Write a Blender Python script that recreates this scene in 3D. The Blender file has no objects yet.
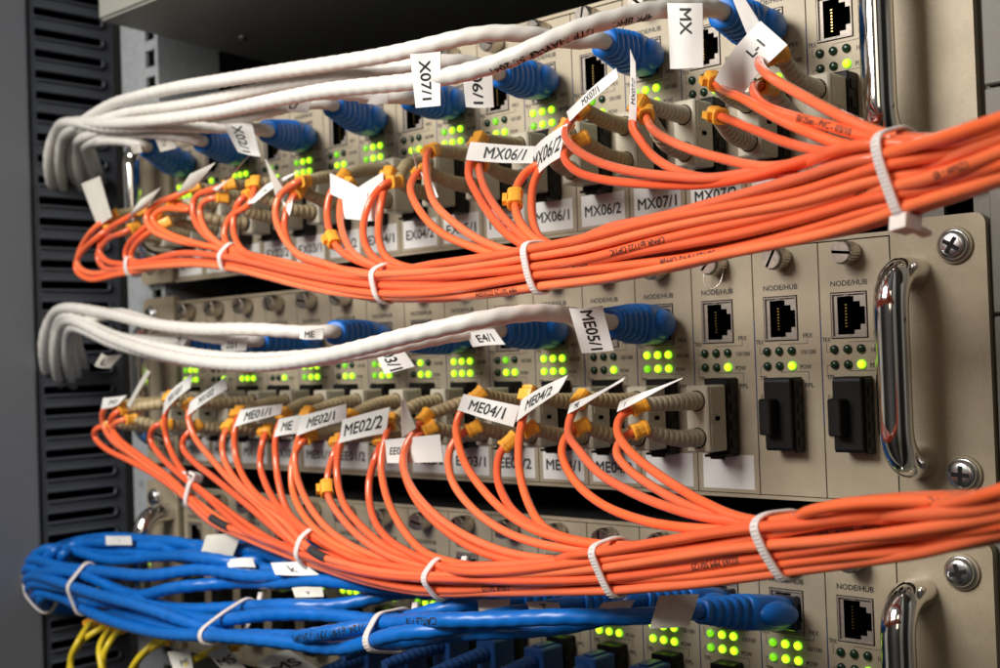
import bpy, math, random
import numpy as np
from mathutils import Matrix, Vector

random.seed(7)
S = 0.001                      # everything below is measured in millimetres
sc = bpy.context.scene
col = sc.collection

# ------------------------------------------------------------------ camera
FPX = 1260.27                  # focal length for a 1000 px wide picture
CAM = np.array([182.11, -380.55, 50.695])
YAW, PITCH, ROLL = 0.748349, 0.018078, -0.034705
_ca, _sa, _cb, _sb = math.cos(YAW), math.sin(YAW), math.cos(PITCH), math.sin(PITCH)
FWD = np.array([-_sa * _cb, _ca * _cb, _sb])
_r = np.array([_ca, _sa, 0.0])
_u = np.cross(_r, FWD)
RGT = math.cos(ROLL) * _r + math.sin(ROLL) * _u
UPV = -math.sin(ROLL) * _r + math.cos(ROLL) * _u

cd = bpy.data.cameras.new('camera')
cam = bpy.data.objects.new('camera', cd)
col.objects.link(cam)
cd.sensor_width = 36.0
cd.lens = 36.0 * FPX / 1000.0
cd.clip_start = 0.01
cd.clip_end = 20.0
m = Matrix.Identity(4)
for i in range(3):
    m[i][0] = RGT[i]; m[i][1] = UPV[i]; m[i][2] = -FWD[i]; m[i][3] = CAM[i] * S
cam.matrix_world = m
cd.dof.use_dof = True
cd.dof.focus_distance = 0.395
cd.dof.aperture_fstop = 17.0
sc.camera = cam

# ------------------------------------------------------------------ light
w = bpy.data.worlds.new('World'); sc.world = w; w.use_nodes = True
def room_light(nt):
    # dim server room: paler ceiling, dark floor, invented bright and dark bands for the chrome to reflect
    bg = nt.nodes['Background']
    tc = nt.nodes.new('ShaderNodeTexCoord'); sp = nt.nodes.new('ShaderNodeSeparateXYZ')
    nt.links.new(tc.outputs['Generated'], sp.inputs[0])
    at2 = nt.nodes.new('ShaderNodeMath'); at2.operation = 'ARCTAN2'
    nt.links.new(sp.outputs['X'], at2.inputs[0]); nt.links.new(sp.outputs['Y'], at2.inputs[1])
    mr = nt.nodes.new('ShaderNodeMapRange'); mr.inputs['From Min'].default_value = -math.pi; mr.inputs['From Max'].default_value = math.pi
    nt.links.new(at2.outputs[0], mr.inputs['Value'])
    cr = nt.nodes.new('ShaderNodeValToRGB'); e = cr.color_ramp.elements
    stops = [(0, .35), (.06, .1), (.12, .06), (.15, 1.6), (.185, 1.8), (.20, .08), (.33, .05), (.50, .06), (.62, .05), (.66, .5), (.72, .9), (.755, .06), (.83, .04), (.865, .7), (.89, .7), (.91, .05), (1, .35)]
    e[0].position = 0; e[0].color = (stops[0][1],) * 3 + (1,)
    e[1].position = 1; e[1].color = (stops[-1][1],) * 3 + (1,)
    for p, v in stops[1:-1]:
        k = e.new(p); k.color = (v, v * .97, v * .9, 1)
    nt.links.new(mr.outputs['Result'], cr.inputs['Fac'])
    el = nt.nodes.new('ShaderNodeValToRGB'); f = el.color_ramp.elements
    f[0].position = 0.25; f[0].color = (.32, .30, .27, 1); f[1].position = 0.95; f[1].color = (1.3, 1.3, 1.3, 1)
    mz = nt.nodes.new('ShaderNodeMapRange'); mz.inputs['From Min'].default_value = -1; mz.inputs['From Max'].default_value = 1
    nt.links.new(sp.outputs['Z'], mz.inputs['Value']); nt.links.new(mz.outputs['Result'], el.inputs['Fac'])
    mx = nt.nodes.new('ShaderNodeMix'); mx.data_type = 'RGBA'; mx.blend_type = 'MULTIPLY'; mx.inputs['Factor'].default_value = 1
    nt.links.new(cr.outputs['Color'], mx.inputs['A']); nt.links.new(el.outputs['Color'], mx.inputs['B'])
    nt.links.new(mx.outputs['Result'], bg.inputs['Color']); bg.inputs['Strength'].default_value = 0.34
room_light(w.node_tree)

def area(name, loc, target, size, power, color, size_y=None, spread=180):
    l = bpy.data.lights.new(name, 'AREA')
    l.energy = power; l.color = color; l.size = size * S
    if size_y: l.shape = 'RECTANGLE'; l.size_y = size_y * S
    l.spread = math.radians(spread)
    o = bpy.data.objects.new(name, l); col.objects.link(o)
    o.location = Vector(loc) * S
    d = (Vector(target) - Vector(loc)).normalized()
    o.rotation_euler = d.to_track_quat('-Z', 'Y').to_euler()
    return o
area('key_lamp', (-225, -600, 400), (-190, 0, 55), 320, 2.0, (1.0, 0.965, 0.91), spread=88)
area('fill_lamp', (260, -760, 330), (-60, 0, 50), 180, 0.5, (1.0, 0.84, 0.62), 420)
sc.view_settings.view_transform = 'Standard'
sc.view_settings.look = 'None'
sc.view_settings.exposure = 0.0
sc.view_settings.gamma = 1.0

# ------------------------------------------------------------------ materials
def mat(name, rgb, rough=0.5, metal=0.0, var=0.0, vscale=400, bump=0.0, bscale=900, spec=0.5, coat=0.0,
        rvar=0.0, grime=0.0, tint=0.0, emit=None, estr=0.0, sss=0.0):
    mt = bpy.data.materials.new(name); mt.use_nodes = True
    nt = mt.node_tree; b = nt.nodes['Principled BSDF']
    b.inputs['Base Color'].default_value = (*rgb, 1)
    b.inputs['Roughness'].default_value = rough
    b.inputs['Metallic'].default_value = metal
    b.inputs['Specular IOR Level'].default_value = spec
    b.inputs['Coat Weight'].default_value = coat
    if sss:
        b.inputs['Subsurface Weight'].default_value = sss
        b.inputs['Subsurface Radius'].default_value = (0.002, 0.0015, 0.001)
        b.inputs['Subsurface Scale'].default_value = 1.0
    tc = nt.nodes.new('ShaderNodeTexCoord')
    if var or rvar:
        n = nt.nodes.new('ShaderNodeTexNoise'); n.inputs['Scale'].default_value = vscale
        n.inputs['Detail'].default_value = 5
        nt.links.new(tc.outputs['Object'], n.inputs['Vector'])
        if var:
            r = nt.nodes.new('ShaderNodeValToRGB')
            r.color_ramp.elements[0].position = 0.3; r.color_ramp.elements[1].position = 0.7
            r.color_ramp.elements[0].color = (*[c * (1 - var) for c in rgb], 1)
            r.color_ramp.elements[1].color = (*[min(1, c * (1 + var)) for c in rgb], 1)
            nt.links.new(n.outputs['Fac'], r.inputs['Fac'])
            nt.links.new(r.outputs['Color'], b.inputs['Base Color'])
        if rvar:
            n2 = nt.nodes.new('ShaderNodeTexNoise'); n2.inputs['Scale'].default_value = 60
            n2.inputs['Detail'].default_value = 6
            nt.links.new(tc.outputs['Object'], n2.inputs['Vector'])
            mr = nt.nodes.new('ShaderNodeMapRange')
            mr.inputs['To Min'].default_value = max(0.02, rough - rvar); mr.inputs['To Max'].default_value = rough + rvar
            nt.links.new(n2.outputs['Fac'], mr.inputs['Value'])
            nt.links.new(mr.outputs['Result'], b.inputs['Roughness'])
    if grime or tint:
        src = b.inputs['Base Color'].links[0].from_socket if b.inputs['Base Color'].is_linked else None
        hs = nt.nodes.new('ShaderNodeHueSaturation')
        if src: nt.links.new(src, hs.inputs['Color'])
        else: hs.inputs['Color'].default_value = (*rgb, 1)
        if grime:
            ge = nt.nodes.new('ShaderNodeNewGeometry'); gn = nt.nodes.new('ShaderNodeTexNoise')
            gn.inputs['Scale'].default_value = 38; gn.inputs['Detail'].default_value = 8; gn.inputs['Roughness'].default_value = 0.7
            nt.links.new(ge.outputs['Position'], gn.inputs['Vector'])
            gm = nt.nodes.new('ShaderNodeMapRange'); gm.inputs['From Min'].default_value = 0.35; gm.inputs['From Max'].default_value = 0.65
            gm.inputs['To Min'].default_value = 1 - grime; gm.inputs['To Max'].default_value = 1 + grime * .4
            nt.links.new(gn.outputs['Fac'], gm.inputs['Value']); nt.links.new(gm.outputs['Result'], hs.inputs['Value'])
        else:
            oi = nt.nodes.new('ShaderNodeObjectInfo')
            vm = nt.nodes.new('ShaderNodeMapRange'); vm.inputs['To Min'].default_value = 1 - tint; vm.inputs['To Max'].default_value = 1 + tint * .5
            hm = nt.nodes.new('ShaderNodeMapRange'); hm.inputs['To Min'].default_value = 0.5 - tint * .018; hm.inputs['To Max'].default_value = 0.5 + tint * .018
            nt.links.new(oi.outputs['Random'], vm.inputs['Value']); nt.links.new(oi.outputs['Random'], hm.inputs['Value'])
            nt.links.new(vm.outputs['Result'], hs.inputs['Value']); nt.links.new(hm.outputs['Result'], hs.inputs['Hue'])
        nt.links.new(hs.outputs['Color'], b.inputs['Base Color'])
    if bump:
        n = nt.nodes.new('ShaderNodeTexNoise'); n.inputs['Scale'].default_value = bscale
        n.inputs['Detail'].default_value = 4
        nt.links.new(tc.outputs['Object'], n.inputs['Vector'])
        bp = nt.nodes.new('ShaderNodeBump'); bp.inputs['Strength'].default_value = bump
        bp.inputs['Distance'].default_value = 0.0003
        nt.links.new(n.outputs['Fac'], bp.inputs['Height'])
        nt.links.new(bp.outputs['Normal'], b.inputs['Normal'])
    if emit:
        b.inputs['Emission Color'].default_value = (*emit, 1)
        b.inputs['Emission Strength'].default_value = estr
    return mt

def led_mat(name, centre, edge, strength):
    mt = mat(name, (0.05, 0.12, 0.02), 0.25)
    nt = mt.node_tree; b = nt.nodes['Principled BSDF']
    tc = nt.nodes.new('ShaderNodeTexCoord')
    sp = nt.nodes.new('ShaderNodeSeparateXYZ'); nt.links.new(tc.outputs['Object'], sp.inputs[0])
    mr = nt.nodes.new('ShaderNodeMapRange')                       # bright die at the tip, green rim of the lens
    mr.inputs['From Min'].default_value = -0.0003; mr.inputs['From Max'].default_value = -0.0012
    nt.links.new(sp.outputs['Y'], mr.inputs['Value'])
    mx = nt.nodes.new('ShaderNodeMix'); mx.data_type = 'RGBA'
    mx.inputs['A'].default_value = (*edge, 1); mx.inputs['B'].default_value = (*centre, 1)
    nt.links.new(mr.outputs['Result'], mx.inputs['Factor'])
    nt.links.new(mx.outputs['Result'], b.inputs['Emission Color'])
    b.inputs['Emission Strength'].default_value = strength
    return mt

M = {}
M['panel'] = mat('beige metallic paint', (0.425, 0.358, 0.255), 0.48, 0.10, var=0.12, vscale=3600, bump=0.10, bscale=4000, rvar=0.09, grime=0.13)
M['ear'] = mat('beige ear paint', (0.385, 0.318, 0.220), 0.50, 0.12, var=0.14, vscale=3600, bump=0.10, bscale=4000, rvar=0.10, grime=0.15)
M['ink'] = mat('black printing ink', (0.015, 0.015, 0.016), 0.5)
M['blueline'] = mat('blue card edge', (0.02, 0.06, 0.25), 0.5)
M['black'] = mat('black plastic', (0.007, 0.007, 0.007), 0.42, spec=0.25, var=0.2, vscale=800, bump=0.1, bscale=1500)
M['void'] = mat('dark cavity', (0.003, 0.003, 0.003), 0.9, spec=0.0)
M['steel_dark'] = mat('chassis steel darkened for shade', (0.02, 0.02, 0.02), 0.7, 0.0, spec=0.1, var=0.2)  # shade of the gaps between units is put into this near-black colour
M['chrome'] = mat('chrome', (0.80, 0.78, 0.75), 0.09, 1.0, rvar=0.06)
M['zinc'] = mat('zinc plated screw', (0.66, 0.66, 0.66), 0.24, 1.0, rvar=0.1)
M['nickel'] = mat('nickel', (0.55, 0.50, 0.44), 0.28, 1.0, var=0.15, vscale=500, rvar=0.1)
M['shield'] = mat('jack shield metal', (0.34, 0.295, 0.255), 0.45, 0.4, var=0.1, vscale=700)
M['gold'] = mat('gold contact', (0.8, 0.55, 0.2), 0.3, 1.0)
M['label'] = mat('white label paper', (0.80, 0.79, 0.76), 0.55, var=0.03, vscale=120, bump=0.08, bscale=300)
M['tag'] = mat('glossy tag paper', (0.80, 0.79, 0.76), 0.38, var=0.05, vscale=90, bump=0.35, bscale=110)
M['tag_dull'] = mat('duller tag paper', (0.66, 0.63, 0.56), 0.4, var=0.05, vscale=150)  # darker, yellower tone than the other tag paper
M['led_on'] = led_mat('lit led', (0.62, 0.98, 0.02), (0.16, 0.62, 0.008), 1.75)
M['led_dim'] = led_mat('dim led', (0.26, 0.80, 0.012), (0.08, 0.42, 0.008), 1.0)
M['led_off'] = mat('unlit green led', (0.010, 0.035, 0.018), 0.15)
M['sc'] = mat('beige plug plastic', (0.53, 0.49, 0.385), 0.42, var=0.03, vscale=300, bump=0.05)
M['boot'] = mat('tan boot rubber', (0.50, 0.40, 0.225), 0.5, var=0.06, vscale=300)
M['bootpale'] = mat('pale boot rubber', (0.53, 0.47, 0.35), 0.48, var=0.05, vscale=300)
M['orange'] = mat('orange cable jacket', (0.94, 0.150, 0.050), 0.17, var=0.05, vscale=90, bump=0.04, bscale=500, rvar=0.06, sss=0.08, coat=0.35, tint=0.14)
M['orange_b'] = mat('orange cable jacket older', (0.88, 0.170, 0.068), 0.19, var=0.05, vscale=90, bump=0.04, bscale=500, rvar=0.06, sss=0.08, coat=0.35, tint=0.14)
M['yellow'] = mat('yellow cable jacket', (0.80, 0.60, 0.03), 0.3, var=0.06, vscale=90)
M['marker'] = mat('yellow cable marker', (0.95, 0.43, 0.045), 0.35, var=0.05, vscale=300, sss=0.1)
M['white'] = mat('white cable jacket', (0.68, 0.655, 0.61), 0.30, var=0.05, vscale=120, bump=0.15, bscale=260, rvar=0.08)
M['blueboot'] = mat('blue boot rubber', (0.003, 0.150, 0.58), 0.42, var=0.06, vscale=200, bump=0.06)
M['bluecable'] = mat('blue cable jacket', (0.003, 0.130, 0.50), 0.33, var=0.10, vscale=120, bump=0.15, bscale=260, rvar=0.08)
M['bluesc'] = mat('blue plug plastic', (0.010, 0.060, 0.22), 0.4)
M['plugclear'] = mat('plug body', (0.02, 0.03, 0.05), 0.15, coat=0.5)
M['tie'] = mat('nylon cable tie', (0.84, 0.74, 0.70), 0.38, sss=0.3, bump=0.1)
M['tape'] = mat('black tape', (0.03, 0.03, 0.032), 0.5, bump=0.2)
M['wall'] = mat('slate grey paint', (0.082, 0.090, 0.110), 0.45, var=0.1, vscale=1500, bump=0.2, bscale=1500)
M['pillar'] = mat('grey door paint', (0.20, 0.21, 0.235), 0.4, var=0.06, vscale=1500, bump=0.15, bscale=1500)
M['rail'] = mat('galvanised rail', (0.50, 0.53, 0.55), 0.45, 0.4, var=0.1, vscale=300)
M['post'] = mat('greige post paint', (0.17, 0.158, 0.135), 0.55, 0.0, var=0.08, vscale=1500)
M['equip'] = mat('grey-green equipment paint', (0.33, 0.33, 0.29), 0.5, 0.1, var=0.06, vscale=1500, bump=0.1)
M['interior'] = mat('dark cabinet interior', (0.008, 0.008, 0.008), 0.9, spec=0.0)

# ------------------------------------------------------------------ mesh helpers
class MB:
    def __init__(s): s.v = []; s.f = []; s.mi = []; s.sm = []
    def add(s, v, f, mi=0, smooth=False):
        o = len(s.v)
        s.v.extend([tuple(float(c) for c in p) for p in v])
        for q in f: s.f.append(tuple(i + o for i in q)); s.mi.append(mi); s.sm.append(smooth)
    def box(s, x0, x1, y0, y1, z0, z1, mi=0, bev=0.0):
        if bev <= 0:
            v = [(x0,y0,z0),(x1,y0,z0),(x1,y1,z0),(x0,y1,z0),(x0,y0,z1),(x1,y0,z1),(x1,y1,z1),(x0,y1,z1)]
            f = [(0,3,2,1),(4,5,6,7),(0,1,5,4),(1,2,6,5),(2,3,7,6),(3,0,4,7)]
            s.add(v, f, mi); return
        # chamfered box
        b = bev; v = []; idx = {}
        for sx in (0,1):
            for sy in (0,1):
                for sz in (0,1):
                    X=(x0,x1)[sx]; Y=(y0,y1)[sy]; Z=(z0,z1)[sz]
                    dx=b*(1-2*sx); dy=b*(1-2*sy); dz=b*(1-2*sz)
                    idx[sx,sy,sz]=len(v)
                    v += [(X,Y+dy,Z+dz),(X+dx,Y,Z+dz),(X+dx,Y+dy,Z)]
        f=[]
        for sx in (0,1): f.append(tuple(idx[sx,a,c] for a,c in ((0,0),(1,0),(1,1),(0,1))))
        for sy in (0,1): f.append(tuple(idx[a,sy,c]+1 for a,c in ((0,0),(1,0),(1,1),(0,1))))
        for sz in (0,1): f.append(tuple(idx[a,c,sz]+2 for a,c in ((0,0),(1,0),(1,1),(0,1))))
        for a in (0,1):
            for c in (0,1):
                f.append((idx[a,c,0],idx[a,c,1],idx[a,c,1]+1,idx[a,c,0]+1))
                f.append((idx[a,0,c],idx[a,1,c],idx[a,1,c]+2,idx[a,0,c]+2))
                f.append((idx[0,a,c]+1,idx[1,a,c]+1,idx[1,a,c]+2,idx[0,a,c]+2))
        for k in idx: f.append((idx[k],idx[k]+1,idx[k]+2))
        s.add(v, f, mi)
    def quad(s, a, b, c, d, mi=0): s.add([a,b,c,d],[(0,1,2,3)],mi)
    def prism(s, poly, y0, y1, mi=0, smooth=False):
        """poly in (x,z) extruded from y0 to y1, capped"""
        n=len(poly)
        v=[(p[0],y0,p[1]) for p in poly]+[(p[0],y1,p[1]) for p in poly]
        s.add(v,[tuple(range(n)),tuple(range(2*n-1,n-1,-1))],mi)
        s.add(v,[(i,i+n,(i+1)%n+n,(i+1)%n) for i in range(n)],mi,smooth)
    def lathe(s, prof, mi=0, n=20, axis='y', c=(0,0,0), smooth=True, rmod=None):
        """prof: (dist along -y, radius)"""
        v=[];f=[]
        for d,r in prof:
            for k in range(n):
                a=2*math.pi*k/n; rr=r*(rmod(k) if rmod else 1)
                v.append((c[0]+rr*math.cos(a), c[1]-d, c[2]+rr*math.sin(a)))
        for i in range(len(prof)-1):
            for k in range(n): f.append((i*n+k,i*n+(k+1)%n,(i+1)*n+(k+1)%n,(i+1)*n+k))
        s.add(v,f,mi,smooth)
        s.add([v[k] for k in range(n)],[tuple(range(n))],mi); 
        L=len(prof)-1
        s.add([v[L*n+k] for k in range(n)],[tuple(range(n-1,-1,-1))],mi)
    def build(s, name, mats, parent=None):
        me=bpy.data.meshes.new(name)
        me.from_pydata([(x*S,y*S,z*S) for x,y,z in s.v],[],s.f)
        for k in (mats if isinstance(mats,(list,tuple)) else [mats]): me.materials.append(M[k])
        me.polygons.foreach_set('material_index',s.mi)
        me.polygons.foreach_set('use_smooth',s.sm)
        me.update(); me.validate()
        import bmesh
        bm=bmesh.new(); bm.from_mesh(me); bmesh.ops.recalc_face_normals(bm,faces=bm.faces); bm.to_mesh(me); bm.free()
        o=bpy.data.objects.new(name,me); col.objects.link(o)
        if parent is not None: o.parent=parent
        return o

def tag(o, label=None, cat=None, group=None, kind=None):
    if label: o['label']=label
    if cat: o['category']=cat
    if group: o['group']=group
    if kind: o['kind']=kind
    return o
def thing(name, loc, label, cat, group=None):
    o=bpy.data.objects.new(name,None); col.objects.link(o)
    o.location=Vector(loc)*S; o.empty_display_size=0.01
    return tag(o,label,cat,group)
def struct(o): o['kind']='structure'; return o

_tc={}
def text2d(t, bold=0.0):
    v,f=_text2d(t)
    if not bold: return v,f
    V=[];F=[]
    for a,b in ((0,0),(bold,0),(-bold,0),(0,bold),(0,-bold)):
        o=len(V); V+= [(x+a,y+b) for x,y in v]; F+=[tuple(i+o for i in q) for q in f]
    return np.array(V),F
def _text2d(t, bold=0.0):
    """centred text outline triangles, cap height 1"""
    if (t,bold) in _tc: return _tc[t,bold]
    cu=bpy.data.curves.new('lettering','FONT'); cu.body=t; cu.align_x='CENTER'; cu.size=1.0
    cu.offset=bold; cu.resolution_u=3; cu.fill_mode='FRONT'
    ob=bpy.data.objects.new('lettering',cu); col.objects.link(ob)
    dg=bpy.context.evaluated_depsgraph_get(); me=bpy.data.meshes.new_from_object(ob.evaluated_get(dg))
    v=np.array([(p.co.x,p.co.y) for p in me.vertices]); f=[tuple(p.vertices) for p in me.polygons]
    bpy.data.objects.remove(ob); bpy.data.curves.remove(cu); bpy.data.meshes.remove(me)
    v=v/0.70; v[:,1]-=0.5
    v[:,0]-=(v[:,0].max()+v[:,0].min())/2
    _tc[t,bold]=(v,f); return v,f
def put_text(mb, t, cx, cz, h, y, mi, width=None, bold=0.0, rot=0):
    v,f=text2d(t,bold); wx=v[:,0].max()-v[:,0].min()
    sx=h if width is None else width/wx
    c,s_=math.cos(rot),math.sin(rot)
    nb=len(v)//5 if bold else len(v)
    P=[(cx+(a*sx*c-b*h*s_),y-0.004*(q//nb),cz+(a*sx*s_+b*h*c)) for q,(a,b) in enumerate(v)]
    mb.add(P,f,mi)

def at(px,py,y):
    """the point at depth y (mm in front of the panels is negative) seen at a place of the 1000 x 668 photograph"""
    d=FWD+(px-500)/FPX*RGT+(334-py)/FPX*UPV
    return CAM+d*((y-CAM[1])/d[1])
def atX(px,py,X):
    d=FWD+(px-500)/FPX*RGT+(334-py)/FPX*UPV
    return CAM+d*((X-CAM[0])/d[0])

def spline(P, step):
    P=np.asarray(P,float)
    P=np.vstack([2*P[0]-P[1],P,2*P[-1]-P[-2]])
    out=[]
    for i in range(1,len(P)-2):
        p0,p1,p2,p3=P[i-1:i+3]
        t0=0; t1=t0+max(1e-3,np.linalg.norm(p1-p0))**.5; t2=t1+max(1e-3,np.linalg.norm(p2-p1))**.5; t3=t2+max(1e-3,np.linalg.norm(p3-p2))**.5
        n=max(2,int(np.linalg.norm(p2-p1)/1.0))
        t=np.linspace(t1,t2,n,endpoint=False)[:,None]
        A1=(t1-t)/(t1-t0)*p0+(t-t0)/(t1-t0)*p1; A2=(t2-t)/(t2-t1)*p1+(t-t1)/(t2-t1)*p2; A3=(t3-t)/(t3-t2)*p2+(t-t2)/(t3-t2)*p3
        B1=(t2-t)/(t2-t0)*A1+(t-t0)/(t2-t0)*A2; B2=(t3-t)/(t3-t1)*A2+(t-t1)/(t3-t1)*A3
        out.append((t2-t)/(t2-t1)*B1+(t-t1)/(t2-t1)*B2)
    Q=np.vstack(out+[P[-2][None]])
    return resample(Q,step)
def resample(Q,step):
    d=np.r_[0,np.cumsum(np.linalg.norm(np.diff(Q,axis=0),axis=1))]
    n=max(3,int(d[-1]/step)+1); s=np.linspace(0,d[-1],n)
    return np.stack([np.interp(s,d,Q[:,k]) for k in range(3)],1)
def relax(Q,it):
    Q=Q.copy()
    for _ in range(it): Q[1:-1]=0.25*Q[:-2]+0.5*Q[1:-1]+0.25*Q[2:]
    return Q
def tube(mb,Q,r,n=10,mi=0,twist=0.0,lump=0.0,caps=True):
    Q=np.asarray(Q); T=np.gradient(Q,axis=0); T/=np.linalg.norm(T,axis=1)[:,None]+1e-12
    N=np.zeros_like(Q); a=np.array([0,0,1.0])
    if abs(T[0]@a)>.9: a=np.array([1.0,0,0])
    nn=a-T[0]*(a@T[0]); N[0]=nn/np.linalg.norm(nn)
    for i in range(1,len(Q)):
        nn=N[i-1]-T[i]*(N[i-1]@T[i]); N[i]=nn/np.linalg.norm(nn)
    B=np.cross(T,N)
    R=np.full(len(Q),r) if np.isscalar(r) else np.asarray(r)
    s=np.r_[0,np.cumsum(np.linalg.norm(np.diff(Q,axis=0),axis=1))]
    ang=np.linspace(0,2*np.pi,n,endpoint=False)
    rr=R[:,None]*(1+lump*np.sin(2*ang[None]+s[:,None]*twist)) if lump else np.repeat(R[:,None],n,1)
    V=Q[:,None]+rr[...,None]*(np.cos(ang)[None,:,None]*N[:,None]+np.sin(ang)[None,:,None]*B[:,None])
    V=V.reshape(-1,3)
    f=[(i*n+k,i*n+(k+1)%n,(i+1)*n+(k+1)%n,(i+1)*n+k) for i in range(len(Q)-1) for k in range(n)]
    mb.add(V,f,mi,True)
    if caps:
        mb.add(V[:n],[tuple(range(n))],mi); mb.add(V[-n:],[tuple(range(n))],mi)
def fine_text(t):
    v,f=text2d(t,0.028); v=[tuple(p) for p in v]; out=[]; st=[]
    for q in f:
        for k in range(1,len(q)-1): st.append((q[0],q[k],q[k+1]))
    while st:
        a,b,c=st.pop(); P=[v[a],v[b],v[c]]
        L=[math.dist(P[0],P[1]),math.dist(P[1],P[2]),math.dist(P[2],P[0])]
        k=L.index(max(L))
        if L[k]<0.3: out.append((a,b,c)); continue
        i,j,o=((a,b,c),(b,c,a),(c,a,b))[k]
        v.append(((v[i][0]+v[j][0])/2,(v[i][1]+v[j][1])/2)); m_=len(v)-1
        st.append((i,m_,o)); st.append((m_,j,o))
    return v,out
def wrap_print(mb,Q,r,s0,text,h,mi,flip=True,shift=0.0):
    """lettering printed round a cable, on the side that faces the front"""
    d=np.r_[0,np.cumsum(np.linalg.norm(np.diff(Q,axis=0),axis=1))]
    v,f=fine_text(text); sg=-1 if flip else 1
    out=[]
    for a,b in v:
        dirn=1.0 if (Q[min(len(Q)-1,int(np.searchsorted(d,s0))+2)]-Q[max(0,int(np.searchsorted(d,s0))-2)])@RGT>0 else -1.0
        s=s0+dirn*sg*a*h; s=min(max(s,0.1),d[-1]-0.1)
        p=np.array([np.interp(s,d,Q[:,k]) for k in range(3)])
        p2=np.array([np.interp(s+0.5,d,Q[:,k]) for k in range(3)]); p1=np.array([np.interp(s-0.5,d,Q[:,k]) for k in range(3)])
        t=p2-p1; t/=np.linalg.norm(t)+1e-9
        c=CAM-p; c=c-t*(c@t); c/=np.linalg.norm(c)
        if t@RGT<0: t=-t
        b_=np.cross(c,t)
        al=sg*b*h/r+shift
        out.append(p+(r+0.05)*(math.cos(al)*c+math.sin(al)*b_))
    mb.add(out,f,mi)
def rounded(x0,x1,z0,z1,r,n=5,corners=(1,1,1,1)):
    P=[]
    for (cx,cz,a0,on) in ((x1-r,z1-r,0,corners[0]),(x0+r,z1-r,90,corners[1]),(x0+r,z0+r,180,corners[2]),(x1-r,z0+r,270,corners[3])):
        if on:
            for k in range(n+1):
                a=math.radians(a0+90*k/n); P.append((cx+r*math.cos(a),cz+r*math.sin(a)))
        else:
            P.append((cx+(r if a0 in (0,270) else -r),cz+(r if a0 in (0,90) else -r)))
    return P

# ------------------------------------------------------------------ setting: cabinet
PW=25.4; H=85.0; NC=16
ROWS={'A':(-1.0,98.4,'top'),'B':(0.0,0.0,'middle'),'C':(-2.0,-99.9,'bottom')}

mb=MB()
mb.box(-520,120,330,340,-420,420); mb.box(-520,-510,45,330,-420,420); mb.box(90,100,12,330,-420,420)
struct(mb.build('cabinet_interior','interior'))

# slotted side panel at the left
def slotted_panel():
    mb=MB(); X=-487.0; y0,y1=-40.0,12.0; t=1.5
    zs=[-150+11.9*i for i in range(39)]
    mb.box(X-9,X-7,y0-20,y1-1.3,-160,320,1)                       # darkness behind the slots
    ya,yb=y0+3,y1-7
    prev=-160
    for z in zs:
        hz=2.4
        # strip below the slot
        mb.box(X-t,X,y0,y1,prev,z-hz)
        mb.box(X-t,X,y0,ya,z-hz,z+hz); mb.box(X-t,X,yb,y1,z-hz,z+hz)
        # pressed lip round the slot
        n=10; path=[(X+0.6,ya,z+hz+0.5)]
        path+= [(X+0.6,yb-2.5+(hz+0.5)*math.sin(math.pi*k/n),z+(hz+0.5)*math.cos(math.pi*k/n)) for k in range(n+1)]
        path+=[(X+0.6,ya,z-hz-0.5)]
        tube(mb,np.array(path),0.8,6)
        prev=z+hz
    mb.box(X-t,X,y0,y1,prev,320)
    mb.box(X-14,X-t-.1,y1-1.2,y1-.01,-160,320)
    o=mb.build('slotted_panel',['wall','void'])
    return tag(o,'dark grey slotted side panel at the left of the rack','panel')
slotted_panel()
mb=MB()
pts=[]
for k in range(9):
    a=math.radians(90*k/8); pts.append((-488+3*math.sin(a),-44+3*math.cos(a)))
prof=[(-520,-41)]+pts+[(-485,-150),(-520,-150)]
v=[(p[0],p[1],-170) for p in prof]+[(p[0],p[1],330) for p in prof]; n=len(prof)
mb.add(v,[(i,(i+1)%n,(i+1)%n+n,i+n) for i in range(n)],0); mb.add(v,[tuple(range(n)),tuple(range(n,2*n))],0)
tag(mb.build('cabinet_door','pillar'),'smooth grey cabinet door edge at the far left','door')

def rail(x0,x1,y,holes_x,name,label,mt='rail',zlo=-170,zhi=330):
    mb=MB(); hz=4.7; pitch=14.82; prev=zlo; z=zlo+8
    while z<zhi-8:
        mb.box(x0,x1,y,y+2,prev,z-hz)
        mb.box(x0,holes_x-hz,y,y+2,z-hz,z+hz); mb.box(holes_x+hz,x1,y,y+2,z-hz,z+hz)
        prev=z+hz; z+=pitch
    mb.box(x0,x1,y,y+2,prev,zhi)
    mb.box(x0,x0+2,y+2.01,y+40,zlo,zhi); mb.box(x1-2,x1,y+2.01,y+40,zlo,zhi)
    for num,z in (('15',-14),('20',60),('25',134),('30',196)):
        put_text(mb,num,x0+8,z,3.4,y-.05,1)
    return tag(mb.build(name,[mt,'ink']),label,'rail')
rail(-462,-424,2.5,-432,'rack_rail','pale galvanised rack rail with square holes behind the left ears')
rail(6,36,2.5,22,'rack_rail','beige-grey rack rail with square holes behind the right ears','post')

mb=MB()
for z0,z1 in ((-170,-22.0),(-21.0,57.6),(58.6,126.6),(127.6,330)):
    mb.box(32.8,80,-1.0,30,z0,z1,0,0.5)
tag(mb.build('rack_post','post'),'greige rack post in sections at the right edge','post')

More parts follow.
